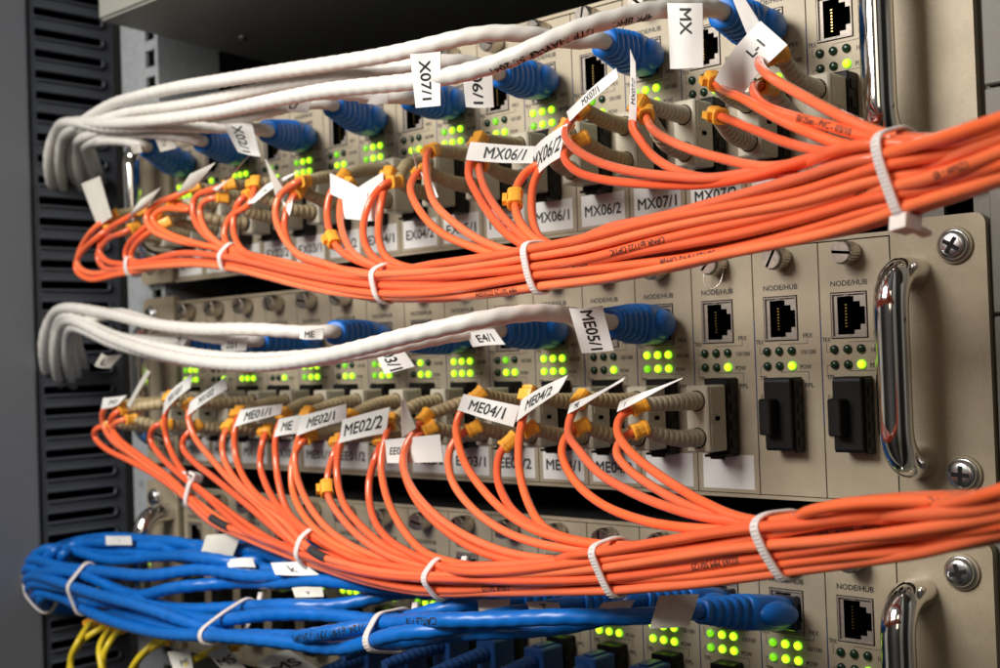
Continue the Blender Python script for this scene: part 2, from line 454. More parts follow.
# equipment above the top unit
mb=MB()
mb.add([(-408,-40,232),(300,-40,232),(300,-40,330),(-408,-40,330),(-408,160,220),(300,160,220),(300,160,330),(-408,160,330)],
       [(0,1,2,3),(0,4,5,1),(0,3,7,4),(1,5,6,2),(3,2,6,7),(4,7,6,5)])
mb.box(-408.6,300,-41.4,-39.99,233.2,330,0,.4)
eq=thing('rack_appliance',(0,0,0),'grey-green appliance overhanging the top rack unit, seen from below','appliance')
mb.build('housing','equip',eq)
mb=MB(); mb.lathe([(0,2.6),(1.4,2.6),(2.2,1.4)],0,14)
o=mb.build('housing_screw','nickel',eq); p=at(243,51,25); o.location=Vector((p[0]*S,25*S,(229)*S-0.0005)); o.rotation_euler=(math.radians(-90),0,0)
o.rotation_euler=(math.radians(90),0,0)

# ------------------------------------------------------------------ chassis
def handle_mesh():
    mb=MB(); r=5.2; zb,zt=13.6,72.8; yo=-17.5; R=11
    P=[(0,0,zt)]
    P.append((0,yo+R,zt))
    for k in range(1,10):
        a=math.radians(90*k/9); P.append((0,yo+R-R*math.sin(a),zt-R+R*math.cos(a)))
    for k in range(0,10):
        a=math.radians(90*k/9); P.append((0,yo+R-R*math.cos(a),zb+R-R*math.sin(a)))
    P.append((0,0,zb))
    P=[np.array(p,float) for p in P]
    Q=resample(np.array(P),0.9); Q=relax(Q,4)
    tube(mb,Q,r,28)
    # ferrules on the straight part
    return mb
def screw_mesh():
    mb=MB()
    mb.lathe([(0.2,5.0),(2.3,5.0),(3.0,4.5),(3.35,3.4),(3.5,2.0),(3.52,1.0)],0,24)
    mb.lathe([(1.0,5.6),(1.6,5.6),(1.7,5.1)],0,24)
    for a in (0.4,0.4+math.pi/2):
        c,s_=math.cos(a),math.sin(a); L=3.1; t=0.72
        P=[(-L*c-t*s_,-L*s_+t*c),(L*c-t*s_,L*s_+t*c),(L*c+t*s_,L*s_-t*c),(-L*c+t*s_,-L*s_-t*c)]
        mb.prism(P,-3.66,-3.0,2)
    return mb
hand_mb=handle_mesh(); screw_mb=screw_mesh(); washer_me=None
hand_me=None; screw_me=None
for row in 'BAC':
    dx,dz,nm=ROWS[row]
    lab={'A':'beige top rack unit behind the white cables with chrome handle','B':'beige middle rack unit with two black capped ports at right and chrome handle','C':'beige bottom rack unit behind the blue cables with chrome handle'}[row]
    t=thing('rack_unit',(dx,0,dz),lab,'rack unit','rack units stacked in the cabinet')
    W=-PW*NC
    mb=MB()
    # open-front case: top, bottom, sides with a thin bright front edge
    mb.box(W-1.5,1.5,0.4,200,85.3,86.6,0); mb.box(W-1.5,1.5,0.4,200,-1.4,-0.2,0)
    mb.box(W-1.6,W-0.2,0.5,200,-0.19,85.29,0); mb.box(0.2,1.6,0.5,200,-0.19,85.29,0)
    mb.box(W,0,14,15,0,85,0)
    mb.box(W-1.5,1.5,-0.4,0.39,85.3,86.6,1); mb.box(W-1.5,1.5,-0.4,0.39,-1.4,-0.2,1)
    # left bright flange strip
    mb.box(W-9,W-1.7,-1.6,0.3,-1.4,86.6,1,0.4)
    mb.build('case',['steel_dark','panel'],t)
    for side in (1,-1):
        mb=MB()
        P=rounded(1.4,32,-1.0,89.5,3.4,5,(1,0,0,1))
        if side<0: P=[(W-p[0],p[1]) for p in P][::-1]
        mb.prism(P,-2.4,0.9,0)
        e=mb.build('mounting_ear','ear',t)
        bv=e.modifiers.new('edge','BEVEL'); bv.width=0.0006; bv.segments=2; bv.limit_method='ANGLE'
        hx=9.2 if side>0 else W-9.2
        if hand_me is None: ho=hand_mb.build('handle','chrome',t); hand_me=ho.data
        else: ho=bpy.data.objects.new('handle',hand_me); col.objects.link(ho); ho.parent=t
        ho.location=(hx*S,-2.3*S,0)
        for zz in (80.0,10.0):
            if screw_me is None: so=screw_mb.build('mounting_screw',['zinc','ear','steel_dark'],t); screw_me=so.data
            else: so=bpy.data.objects.new('mounting_screw',screw_me); col.objects.link(so); so.parent=t
            so.scale=(.9,1,.9); so.location=((22.5 if side>0 else W-22.5)*S,-2.41*S,zz*S); so.rotation_euler=(0,random.random()*3,0)
            if washer_me is None: wm=MB(); wm.lathe([(0,6.4),(0.8,6.4),(1.0,6.0)],0,24); wo=wm.build('washer','ear',so); washer_me=wo.data
            else: wo=bpy.data.objects.new('washer',washer_me); col.objects.link(wo); wo.parent=so

# ------------------------------------------------------------------ card parts
def faceplate_mb():
    mb=MB(); x0,x1=0.22,25.18; hx0,hx1,hz0,hz1=3.9,17.1,52.7,68.1
    def q(a,b,c,d,m=0): mb.quad((a,0,c),(b,0,c),(b,0,d),(a,0,d),m)
    q(x0,x1,0.1,hz0); q(x0,x1,hz1,84.9); q(x0,hx0,hz0,hz1); q(hx1,x1,hz0,hz1)
    # rims of plate and hole
    for a,b,c,d in ((x0,x1,0.1,84.9),):
        mb.quad((a,0,c),(a,1.6,c),(b,1.6,c),(b,0,c)); mb.quad((a,0,d),(a,1.6,d),(b,1.6,d),(b,0,d))
        mb.quad((a,0,c),(a,1.6,c),(a,1.6,d),(a,0,d)); mb.quad((b,0,c),(b,1.6,c),(b,1.6,d),(b,0,d))
    for a,b,c,d in ((hx0,hx1,hz0,hz1),):
        mb.quad((a,0,c),(a,1.6,c),(b,1.6,c),(b,0,c),1); mb.quad((a,0,d),(a,1.6,d),(b,1.6,d),(b,0,d),1)
        mb.quad((a,0,c),(a,1.6,c),(a,1.6,d),(a,0,d),1); mb.quad((b,0,c),(b,1.6,c),(b,1.6,d),(b,0,d),1)
    Y=-0.05
    put_text(mb,'NODE/HUB',10.8,71.0,1.75,Y,1,width=13.2,bold=0.03)
    put_text(mb,'TRX',2.0,52.6,1.5,Y,1,width=3.1,bold=0.03); put_text(mb,'FRX',20.6,54.3,1.5,Y,1,width=3.5,bold=0.03)
    put_text(mb,'10/100',20.6,48.8,1.5,Y,1,width=5.4,bold=0.03); put_text(mb,'POW',19.4,43.8,1.5,Y,1,width=4.2,bold=0.03)
    put_text(mb,'TPL',3.2,40.2,1.5,Y,1,width=3.2,bold=0.03); put_text(mb,'FPL',20.6,37.6,1.5,Y,1,width=3.4,bold=0.03)
    put_text(mb,'RX',3.0,33.6,1.5,Y,1,width=2.4); put_text(mb,'TX',3.0,20.6,1.5,Y,1,width=2.4)
    def ln(xa,za,xb,zb,t=0.16):
        mb.box(min(xa,xb)-t/2,max(xa,xb)+t/2,Y,-0.002,min(za,zb)-t/2,max(za,zb)+t/2,1)
    ln(2.0,51.3,2.0,48.6); ln(2.16,48.52,3.1,48.52)
    ln(20.4,53.0,20.4,51.8); ln(10,51.64,20.3,51.64); ln(9.6,51.5,9.6,50.9)
    ln(2.0,44.0,3.1,44.0); ln(1.92,43.84,1.92,41.4)
    ln(10,42.14,20.3,42.14); ln(20.4,42.0,20.4,39.0)
    # blue edge beside the ports
    mb.box(0.02,0.21,-0.12,1.2,24,60,2)
    return mb
def jack_mb():
    mb=MB(); a,b,c,d=4.25,16.75,53.05,67.75; y=0.5
    rows=[(c,54.1,None),(54.1,55.5,12.0),(55.5,57.3,14.2),(57.3,63.1,16.2),(63.1,64.9,14.2),(64.9,66.6,12.0),(66.6,d,None)]
    L=6.1
    for z0,z1,R in rows:
        if R is None: mb.quad((a,y,z0),(b,y,z0),(b,y,z1),(a,y,z1)); continue
        mb.quad((a,y,z0),(L,y,z0),(L,y,z1),(a,y,z1)); mb.quad((R,y,z0),(b,y,z0),(b,y,z1),(R,y,z1))
        mb.quad((R,y,z0),(R,11,z0),(R,11,z1),(R,y,z1),1); mb.quad((L,y,z0),(L,11,z0),(L,11,z1),(L,y,z1),1)
    prevR=None
    pts=[(54.1,L,12.0),(55.5,12.0,14.2),(57.3,14.2,16.2),(63.1,14.2,16.2),(64.9,12.0,14.2),(66.6,L,12.0)]
    for z,xa,xb in pts: mb.quad((xa,y,z),(xb,y,z),(xb,11,z),(xa,11,z),1)
    mb.quad((L,11,54),(16.3,11,54),(16.3,11,66.7),(L,11,66.7),1)
    # folded rim of the shield
    for x0,x1,z0,z1 in ((a,b,c,c+.5),(a,b,d-.5,d),(a,a+.5,c+.5,d-.5),(b-.5,b,c+.5,d-.5)):
        mb.box(x0,x1,-0.35,0.49,z0,z1,0,0.08)
    mb.box(8.6,10.6,0.1,0.49,66.7,67.2,0); mb.box(8.6,10.6,0.1,0.49,53.5,54.0,0)
    return mb
def pins_mb():
    mb=MB()
    for k in range(8): mb.box(7.4,8.0,3.2,9,56.6+k*1.02,56.95+k*1.02,0)
    return mb
def thumb_mb():
    mb=MB()
    mb.lathe([(0,2.6),(0.9,2.6),(0.91,3.9),(6.8,3.9),(7.3,3.4)],0,48,rmod=lambda k:1.0 if k%2 else 0.95,smooth=False)
    for sg in (1,-1):
        P=[]; t=0.5; r=3.35; a0=math.asin(t/r)
        for k in range(13):
            a=a0+(math.pi-2*a0)*k/12; P.append((r*math.cos(a),sg*r*math.sin(a)))
        mb.prism(P,-8.3,-7.31,0)
    mb.box(-3.2,3.2,-7.4,-7.32,-.49,.49,1)
    return mb
def led_mb():
    mb=MB(); mb.lathe([(0,1.5),(0.35,1.5),(0.8,1.38),(1.15,1.06),(1.35,0.56),(1.40,0.1)],0,16)
    return mb
def port_mb():
    mb=MB()
    mb.box(8.4,18.0,-7.0,-0.01,14.2,40.6,0,0.4)
    for k in range(4): mb.box(18.01,18.5,-5.6,-1.6,16.2+k*6.2,19.6+k*6.2,0,0.2)
    mb.box(10.4,16.2,-7.6,-7.01,12.4,14.6,0); mb.box(9.0,17.6,-9,-0.02,13.2,14.1,0)
    return mb
def cap_mb():
    mb=MB()
    # body with a scooped upper front corner, profile in the y-z plane, extruded along x
    prof=[(0,16.0),(0,40.3),(-5.0,40.5)]
    for k in range(1,8):
        a=math.radians(90*k/8); prof.append((-9.5+4.5*math.cos(a)*0.98, 40.5-6.0*math.sin(a)))
    prof=[(0,16.0),(0,40.4),(-7.6,40.4),(-8.3,39.9),(-8.5,39.0),(-8.5,17.0),(-7.8,16.0)]
    n=len(prof); x0,x1=8.0,17.6
    v=[(x0,p[0],p[1]) for p in prof]+[(x1,p[0],p[1]) for p in prof]
    mb.add(v,[(i,(i+1)%n,(i+1)%n+n,i+n) for i in range(n)],0); mb.add(v,[tuple(range(n)),tuple(range(n,2*n))],0)
    mb.box(17.61,18.3,-6.2,-0.3,15.2,39.8,0,0.2)
    for k in range(4): mb.box(18.31,18.6,-4.6,-1.4,17.2+k*5.6,20.4+k*5.6,0,0.1)
    return mb
def label_mb(txt):
    mb=MB(); x0,x1,z0,z1=2.3,23.3,1.4,13.4
    mb.box(x0,x1,-0.14,-0.005,z0,z1,0)
    if txt:
        t,fs=(txt if isinstance(txt,tuple) else (txt,4.1))
        put_text(mb,t,(x0+x1)/2,(z0+z1)/2-0.2,fs,-0.19,1,width=min(17.6,len(t)*3.0),bold=0.035)
    return mb

face_o=faceplate_mb().build('faceplate',['panel','ink','blueline'])
jack_o=jack_mb().build('network_jack',['shield','void'])
pins_o=pins_mb().build('contact_pins','gold')
thumb_o=thumb_mb().build('thumbscrew',['nickel','void'])
led_os={}
for key in ('led_on','led_off','led_dim'): led_os[key]=led_mb().build('led',key)
port_o=port_mb().build('fibre_port','black')
gm=MB(); gm.box(8.6,13.2,-13.8,-8.51,21.5,33.6,0,0.5); grip_o=gm.build('grip','black')
cap_o=cap_mb().build('dust_cap','black')
def inst(src,parent,loc=(0,0,0),rot=(0,0,0),name=None):
    o=src.copy(); col.objects.link(o); o.parent=parent
    o.location=Vector(loc)*S; o.rotation_euler=rot
    return o

LABELS={
 'A':['','','MX07/2','MX07/1','MX06/2','MX06/1','MX05/2','EX05/1','EX04/2','EX04/1','EX03/2','EX03/1','EX02/2','EX02/1','EX01/2','EX01/1'],
 'B':[None,None,'','','ME04/2','ME04/1','EE03/2','EE03/1','ME02/2','EE02/1','EE01/2','ME01/1','MX10/2','MX10/1','MX09/2','MX09/1'],
 'C':['']*16}
LEDS={
 'A':['000001','000001','000001','111111','010011','111111','010011','111111','000011','111111','010011','111111','010001','111111','010011','111111'],
 'B':['000001','000001','000001','111111','000001','111111','010011','111111','010011','111111','010011','111111','000001','111111','000001','111111'],
 'C':['000001','111111','111111','111111','111111','111111','010011','111111','111111','010011','111111','111111','010011','111111','111111','111111']}
ORD=['rightmost card','second card from right','third card from right','fourth card from right','fifth card from right','sixth card from right','seventh card from right','eighth card from right',
     'eighth card from left','seventh card from left','sixth card from left','fifth card from left','fourth card from left','third card from left','second card from left','leftmost card']
_OLD=['rightmost','second from right','third from right','fourth from right','fifth from right','sixth from right','seventh from right','eighth from right',
     'eighth from left','seventh from left','sixth from left','fifth from left','fourth from left','third from left','second from left','leftmost']
CARD={}
for row in 'ABC':
    dx,dz,nm=ROWS[row]
    for k in range(NC):
        lt=LABELS[row][k]
        what='beige converter card, %s in the %s rack unit'%(ORD[k],nm)
        if lt: what='beige converter card labelled %s, %s in the %s rack unit'%(lt,ORD[k],nm)
        elif row=='B' and k<2: what='beige converter card with black capped port, %s in the middle rack unit'%ORD[k]
        t=thing('converter_card',(dx-PW*(k+1),0,dz),what,'circuit card','converter cards in the %s rack unit'%nm)
        CARD[row,k]=t
        inst(face_o,t); jk=inst(jack_o,t); inst(pins_o,jk)
        inst(thumb_o,t,(12.2,0,80.6),(0,random.uniform(0,3.1),0))
        for j,(lx,lz) in enumerate([(4.8,49.3),(9.6,49.3),(14.4,49.3),(4.8,44.25),(9.6,44.25),(14.4,44.25)]):
            on=LEDS[row][k][j]=='1'
            key='led_off'
            if on: key='led_dim' if ((j%3==0 and LEDS[row][k]=='111111' and random.random()<.6) or (j==1 and LEDS[row][k][0]=='0')) and random.random()<.7 else 'led_on'
            inst(led_os[key],t,(lx,0,lz))
        if row=='B' and k<2: cp=inst(cap_o,t); inst(grip_o,cp)
        elif not(row=='C' and k==0): inst(port_o,t)
        if lt is not None and not(row=='C'): 
            label_mb(lt).build('paper_label',['label','ink'],t)
for o in [pins_o,grip_o,face_o,jack_o,thumb_o,port_o,cap_o]+list(led_os.values()): bpy.data.objects.remove(o)

# ------------------------------------------------------------------ cable pieces
def boot_along(mb,A,B,r0,r1,rings,mi=0,n=14,bend=None):
    """ribbed strain relief from A to B"""
    A=np.array(A); B=np.array(B)
    if bend is None: P=[A+(B-A)*t for t in np.linspace(0,1,rings*8+1)]
    else: P=resample(spline([A,bend,B],0.5),np.linalg.norm(B-A)/(rings*8))
    P=np.array(P); L=len(P); R=[]
    for i in range(L):
        t=i/(L-1); ph=(t*rings)%1.0
        g=0.0 if (t<0.06) else (0.17 if ph>0.70 else 0.0)
        R.append((r0+(r1-r0)*t)*(1-g))
    tube(mb,P,np.array(R),n,mi)
def clip_mb(p,d,up=(0,0,1),r=2.6,L=6.0):
    """small open cable marker round the fibre at p, axis d"""
    mb=MB(); p=np.array(p); d=np.array(d)/np.linalg.norm(d)
    u=np.array(up)-d*(np.array(up)@d); u/=np.linalg.norm(u); v=np.cross(d,u)
    def sec(off,rad,sq):
        out=[]
        for k in range(16):
            a=2*math.pi*k/16; c,s_=math.cos(a),math.sin(a)
            q=rad/((abs(c)**sq+abs(s_)**sq)**(1/sq))
            out.append(p+d*off+u*(q*c)+v*(q*s_))
        return out
    secs=[(-L/2,r*0.6,3),(-L/2,r*0.95,3.4),(-L/2+.25,r*1.04,3.6),(-L/2+1.2,r*1.04,3.6),(-L/2+1.5,r*0.93,4),(L/2-1.5,r*0.93,4),(L/2-1.2,r*1.04,3.6),(L/2-.25,r*1.04,3.6),(L/2,r*0.95,3.4),(L/2,r*0.6,3)]
    V=[]
    for s_ in secs: V+=sec(*s_)
    f=[(i*16+k,i*16+(k+1)%16,(i+1)*16+(k+1)%16,(i+1)*16+k) for i in range(len(secs)-1) for k in range(16)]
    mb.add(V,f,0)
    # latch lug
    c=p+v*(r*1.15)
    B=[c+d*a+u*b+v*e for e in (-.3,1.3) for a,b in ((-2.0,-1.1),(2.0,-1.1),(2.0,1.1),(-2.0,1.1))]
    mb.add(B,[(0,1,2,3),(4,5,6,7),(0,1,5,4),(1,2,6,5),(2,3,7,6),(3,0,4,7)],0)
    return mb

def flag(parent,corners,ys,text=None,fs=0.42,mt='tag',curl=1.2,name='tag',fit=0.82,off=(0,0),vertical=False):
    """paper flag: corners tl,tr,br,bl as places in the photograph with a depth each; lettering reads from left to right of that order"""
    C=[at(px,py,y) for (px,py),y in zip(corners,ys)]
    nx,ny=12,4
    nrm=np.cross(C[1]-C[0],C[3]-C[0]); nrm/=np.linalg.norm(nrm)
    mid=sum(C)/4
    if nrm@(CAM-mid)<0: nrm=-nrm
    k1=random.uniform(.5,1.9)*random.choice((1,1,-1)); k2=random.uniform(-.9,.9); k3=random.uniform(0,6)
    def P(u,v,o=0.0):
        p=(1-v)*((1-u)*C[0]+u*C[1])+v*((1-u)*C[3]+u*C[2])
        return p+nrm*(o+curl*k1*math.sin(math.pi*u)*0.8+curl*k2*(u*u)*(v-.5)*2.2+0.3*math.sin(5*u+2*v+k3))
    mb=MB()
    for o in (0.12,-0.12):
        V=[P(i/nx,j/ny,o) for j in range(ny+1) for i in range(nx+1)]
        mb.add(V,[(j*(nx+1)+i,j*(nx+1)+i+1,(j+1)*(nx+1)+i+1,(j+1)*(nx+1)+i) for j in range(ny) for i in range(nx)],0,True)
    ring=[(i/nx,0) for i in range(nx)]+[(1,j/ny) for j in range(ny)]+[(1-i/nx,1) for i in range(nx)]+[(0,1-j/ny) for j in range(ny)]
    n=len(ring); V=[P(u,v,.12) for u,v in ring]+[P(u,v,-.12) for u,v in ring]
    mb.add(V,[(i,(i+1)%n,(i+1)%n+n,i+n) for i in range(n)],0)
    if text:
        v,f=fine_text(text); v=np.array(v); W=np.linalg.norm(C[1]-C[0])*.5+np.linalg.norm(C[2]-C[3])*.5; Hh=np.linalg.norm(C[3]-C[0])*.5+np.linalg.norm(C[2]-C[1])*.5
        if vertical: W,Hh=Hh,W
        wx=v[:,0].max()-v[:,0].min(); h=fs*Hh; sx=min(h,fit*W/wx)
        out=[]
        for a,b in v:
            if vertical: uu,vv=0.5+off[0]+b*h/Hh, 0.5+off[1]+a*sx/W     # reads downwards
            else: uu,vv=0.5+off[0]+a*sx/W, 0.5+off[1]-b*h/Hh
            out.append(P(uu,vv,0.2))
        mb.add(out,f,1)
    return mb.build(name,[mt,'ink'],parent)


# bundle description: lower edge in the photograph + distance in front of the panel
class Bundle:
    def __init__(s,edge,depth,r,widths,lay,coln):
        s.ex=[e[0] for e in edge]; s.ey=[e[1] for e in edge]; s.dx=[d[0] for d in depth]; s.dy=[d[1] for d in depth]
        s.r=r; s.slots=[]
        for L,wd in enumerate(widths):
            for c in range(wd):
                c2=c
                s.slots.append((lay*L,(c2-(wd-1)/2)*coln+(L%2)*coln*.25))
        s.slots2=[]
        for L,wd in enumerate([4,5,6,7,8,8]):
            for c in range(wd): s.slots2.append((lay*.92*L,(c-(wd-1)/2)*coln+(L%2)*coln*.25))
        s.n=0; s.fib=[]
        # smooth edge
        xs=np.arange(s.ex[0],s.ex[-1]+1,4.0); ys=np.interp(xs,s.ex,s.ey); k=np.ones(9)/9
        yp=np.r_[np.linspace(ys[0]-(ys[1]-ys[0])*4,ys[0],5)[:-1],ys,np.linspace(ys[-1],ys[-1]+(ys[-1]-ys[-2])*4,5)[1:]]
        s.xs=xs; s.ys=np.convolve(yp,k,'valid')
    def depth(s,px): return float(np.interp(px,s.dx,s.dy))
    def base(s,px): return at(px,float(np.interp(px,s.xs,s.ys)),s.depth(px))+np.array([0,0,s.r])
    def slot(s,i,px,ph):
        dz,dy=s.slots[i%len(s.slots)]; ez,ey=s.slots2[i%len(s.slots2)]
        g=min(1.0,max(0.0,(px-850)/170.0)); g=g*g*(3-2*g); dz+=(ez-dz)*g; dy+=(ey-dy)*g
        a=0.7*math.sin(px/75.0+ph*5)+0.5*math.sin(px/41.0+ph*11); b=0.9*math.sin(px/88.0+ph*7)
        return np.array([0,-dy*0.0+0.0,0])+np.array([0,dy+b,max(0.0,dz+a)])
    def point(s,i,px,ph): return s.base(px)+s.slot(i,px,ph)

R_F=1.46
EDGE_A=[(70,280),(97,282),(125,276),(150,271),(185,267),(225,270),(245,274),(275,282),(300,289),(340,298),(385,303),(440,303),(500,297),(540,291),(600,285),(640,278),(700,268),(760,256),(830,240),(900,219),(960,201),(1000,188),(1080,164),(1260,118)]
DEP_A=[(70,-46),(185,-50),(300,-58),(385,-64),(540,-76),(700,-88),(800,-97),(900,-108),(1000,-120),(1080,-130),(1260,-150)]
EDGE_B=[(80,436),(105,455),(140,476),(180,503),(215,526),(260,546),(310,566),(360,584),(400,593),(440,598),(520,600),(610,595),(700,588),(785,577),(850,569),(900,562),(960,552),(1000,545),(1080,530),(1260,492)]
DEP_B=[(80,-46),(200,-52),(310,-60),(440,-70),(615,-82),(785,-97),(900,-108),(1000,-120),(1080,-130),(1260,-150)]
BA=Bundle(EDGE_A,DEP_A,R_F,[2,3,3,4,4,5,5,6,6],2.42,2.95)
BB=Bundle(EDGE_B,DEP_B,R_F,[2,3,4,5,5,6,7,8],2.42,2.95)

# every duplex cable: markers at the boot ends and the run of each fibre (places in the photograph)
FA={
15:[[(116,214),(97,226),(80,250),(77,264),(90,273),(118,270)],[(112,226),(100,235),(79,256),(75,268),(88,279),(120,274)]],
14:[[(145,209),(125,219),(104,235),(99,250),(105,260),(125,264)],[(136,226),(125,232),(107,240),(97,256),(104,268),(128,268)]],
13:[[(168,222),(150,232),(134,247),(130,258),(140,263)],[(160,216),(142,230),(127,247),(125,259),(138,262)]],
12:[[(197,186),(178,195),(158,203),(146,215),(150,228),(175,240),(215,248)],[(175,203),(190,210),(163,209),(152,218),(162,230),(195,243),(222,249)]],
11:[[(232,184),(214,189),(195,198),(193,215),(205,235),(232,248)],[(225,198),(210,198),(200,208),(203,225),(218,243),(240,252)]],
10:[[(256,182),(250,204),(230,217),(224,235),(232,250),(250,256)],[(252,192),(240,200),(234,216),(234,234),(242,250),(262,258)]],
9:[[(305,181),(297,182),(280,195),(275,212),(282,235),(298,254),(320,262)],[(300,190),(291,200),(285,217),(286,237),(298,255),(322,264)]],
8:[[(344,175),(331,192),(327,210),(331,236),(342,252),(366,264)],[(349,184),(341,200),(340,218),(344,236),(354,254),(380,267)]],
7:[[(397,182),(387,182),(372,198),(364,220),(364,240),(373,257),(396,268)],[(390,173),(383,195),(379,220),(379,240),(387,258),(412,268)]],
6:[[(433,150),(427,152),(426,166),(428,183),(434,202),(451,220),(480,240),(515,252)],[(424,170),(416,174),(410,185),(418,208),(440,232),(478,249),(510,257)]],
5:[[(480,139),(471,158),(468,173),(477,194),(491,216),(508,235),(532,248),(560,251)],[(483,163),(479,167),(483,184),(497,209),(519,233),(541,247),(570,249)]],
4:[[(572,146),(552,160),(532,167),(518,183),(515,205),(521,224),(538,241),(560,247)],[(566,126),(545,160),(534,182),(532,212),(538,236),(556,246),(580,245)]],
3:[[(582,108),(568,124),(565,134),(573,147),(596,161),(630,171),(668,176),(715,178),(760,172)],[(582,139),(567,146),(564,157),(576,171),(605,180),(652,184),(705,184),(752,176),(805,160),(850,150)]],
2:[[(641,103),(632,123),(640,140),(655,158),(680,172),(706,178),(750,178),(800,165)],[(646,113),(648,122),(657,133),(684,147),(720,158),(768,167),(815,160)]],
1:[[(713,80),(722,89),(742,98),(775,117),(806,131),(850,146)],[(716,115),(730,120),(757,131),(788,143),(830,152),(870,148)]],
0:[[(780,55),(764,58),(759,63),(768,75),(805,97),(845,118),(878,132)],[(770,88),(758,84),(754,92),(766,106),(795,117),(830,126),(866,136)]],
}
FB={
15:[[(120,404),(104,408),(103,424),(112,440),(132,455),(162,474)],[(112,424),(97,428),(94,436),(105,448),(130,461),(160,478)]],
14:[[(126,408),(115,413),(110,424),(118,438),(142,457),(170,478)],[(133,419),(122,420),(112,428),(116,440),(140,460),(172,482)]],
13:[[(172,396),(165,415),(166,436),(174,457),(188,478),(210,497)],[(169,424),(156,425),(150,438),(159,454),(178,473),(205,495)]],
12:[[(192,404),(188,418),(194,436),(210,457),(231,481),(257,504)],[(198,425),(185,436),(182,446),(192,460),(213,477),(245,503)]],
11:[[(240,412),(235,428),(235,451),(241,472),(256,494),(282,514)],[(231,425),(223,437),(223,454),(231,473),(250,495),(278,516)]],
10:[[(285,413),(276,434),(276,460),(279,484),(288,512),(306,530)],[(268,430),(263,441),(260,464),(267,487),(281,510),(304,532)]],
9:[[(309,412),(300,434),(295,454),(297,477),(309,505),(328,529),(356,548)],[(311,436),(302,441),(293,460),(292,487),(303,514),(325,537),(355,553)]],
8:[[(352,415),(340,443),(337,475),(343,502),(361,526),(391,550),(425,561)],[(340,440),(334,453),(328,475),(327,492),(337,512),(361,538),(392,557),(428,567)]],
7:[[(391,420),(386,436),(381,460),(386,495),(402,528),(424,552),(452,562)],[(384,438),(377,454),(369,482),(372,514),(385,536),(410,553),(440,564)]],
6:[[(427,415),(414,432),(405,448),(404,469),(416,494),(447,524),(491,547),(530,557)],[(432,427),(414,438),(403,455),(406,478),(422,508),(460,541),(500,558),(540,563)]],
5:[[(480,393),(461,411),(456,426),(459,446),(468,469),(497,505),(533,529),(580,542),(620,547)],[(476,427),(458,436),(449,452),(451,478),(472,508),(506,532),(545,545),(590,550)]],
4:[[(530,392),(522,422),(519,440),(520,475),(532,511),(549,531),(580,541)],[(532,428),(514,438),(501,450),(497,475),(505,499),(521,518),(550,534),(590,544)]],
3:[[(583,397),(571,415),(568,433),(578,449),(599,473),(635,494),(671,508),(705,517),(765,523)],[(583,426),(568,433),(562,446),(564,462),(578,485),(605,506),(641,520),(672,526),(705,529),(770,530)]],
2:[[(642,405),(621,415),(617,430),(626,447),(643,463),(671,483),(705,503),(745,519),(790,522)],[(642,429),(625,436),(616,449),(626,467),(650,485),(680,502),(710,513),(750,524),(795,524)]],
}
PRINTS={('A',0,1):[('50/125um - PVC - 03/10',None)],}
ZT=(33.3,20.6)
PATHS={'A':[],'B':[]}
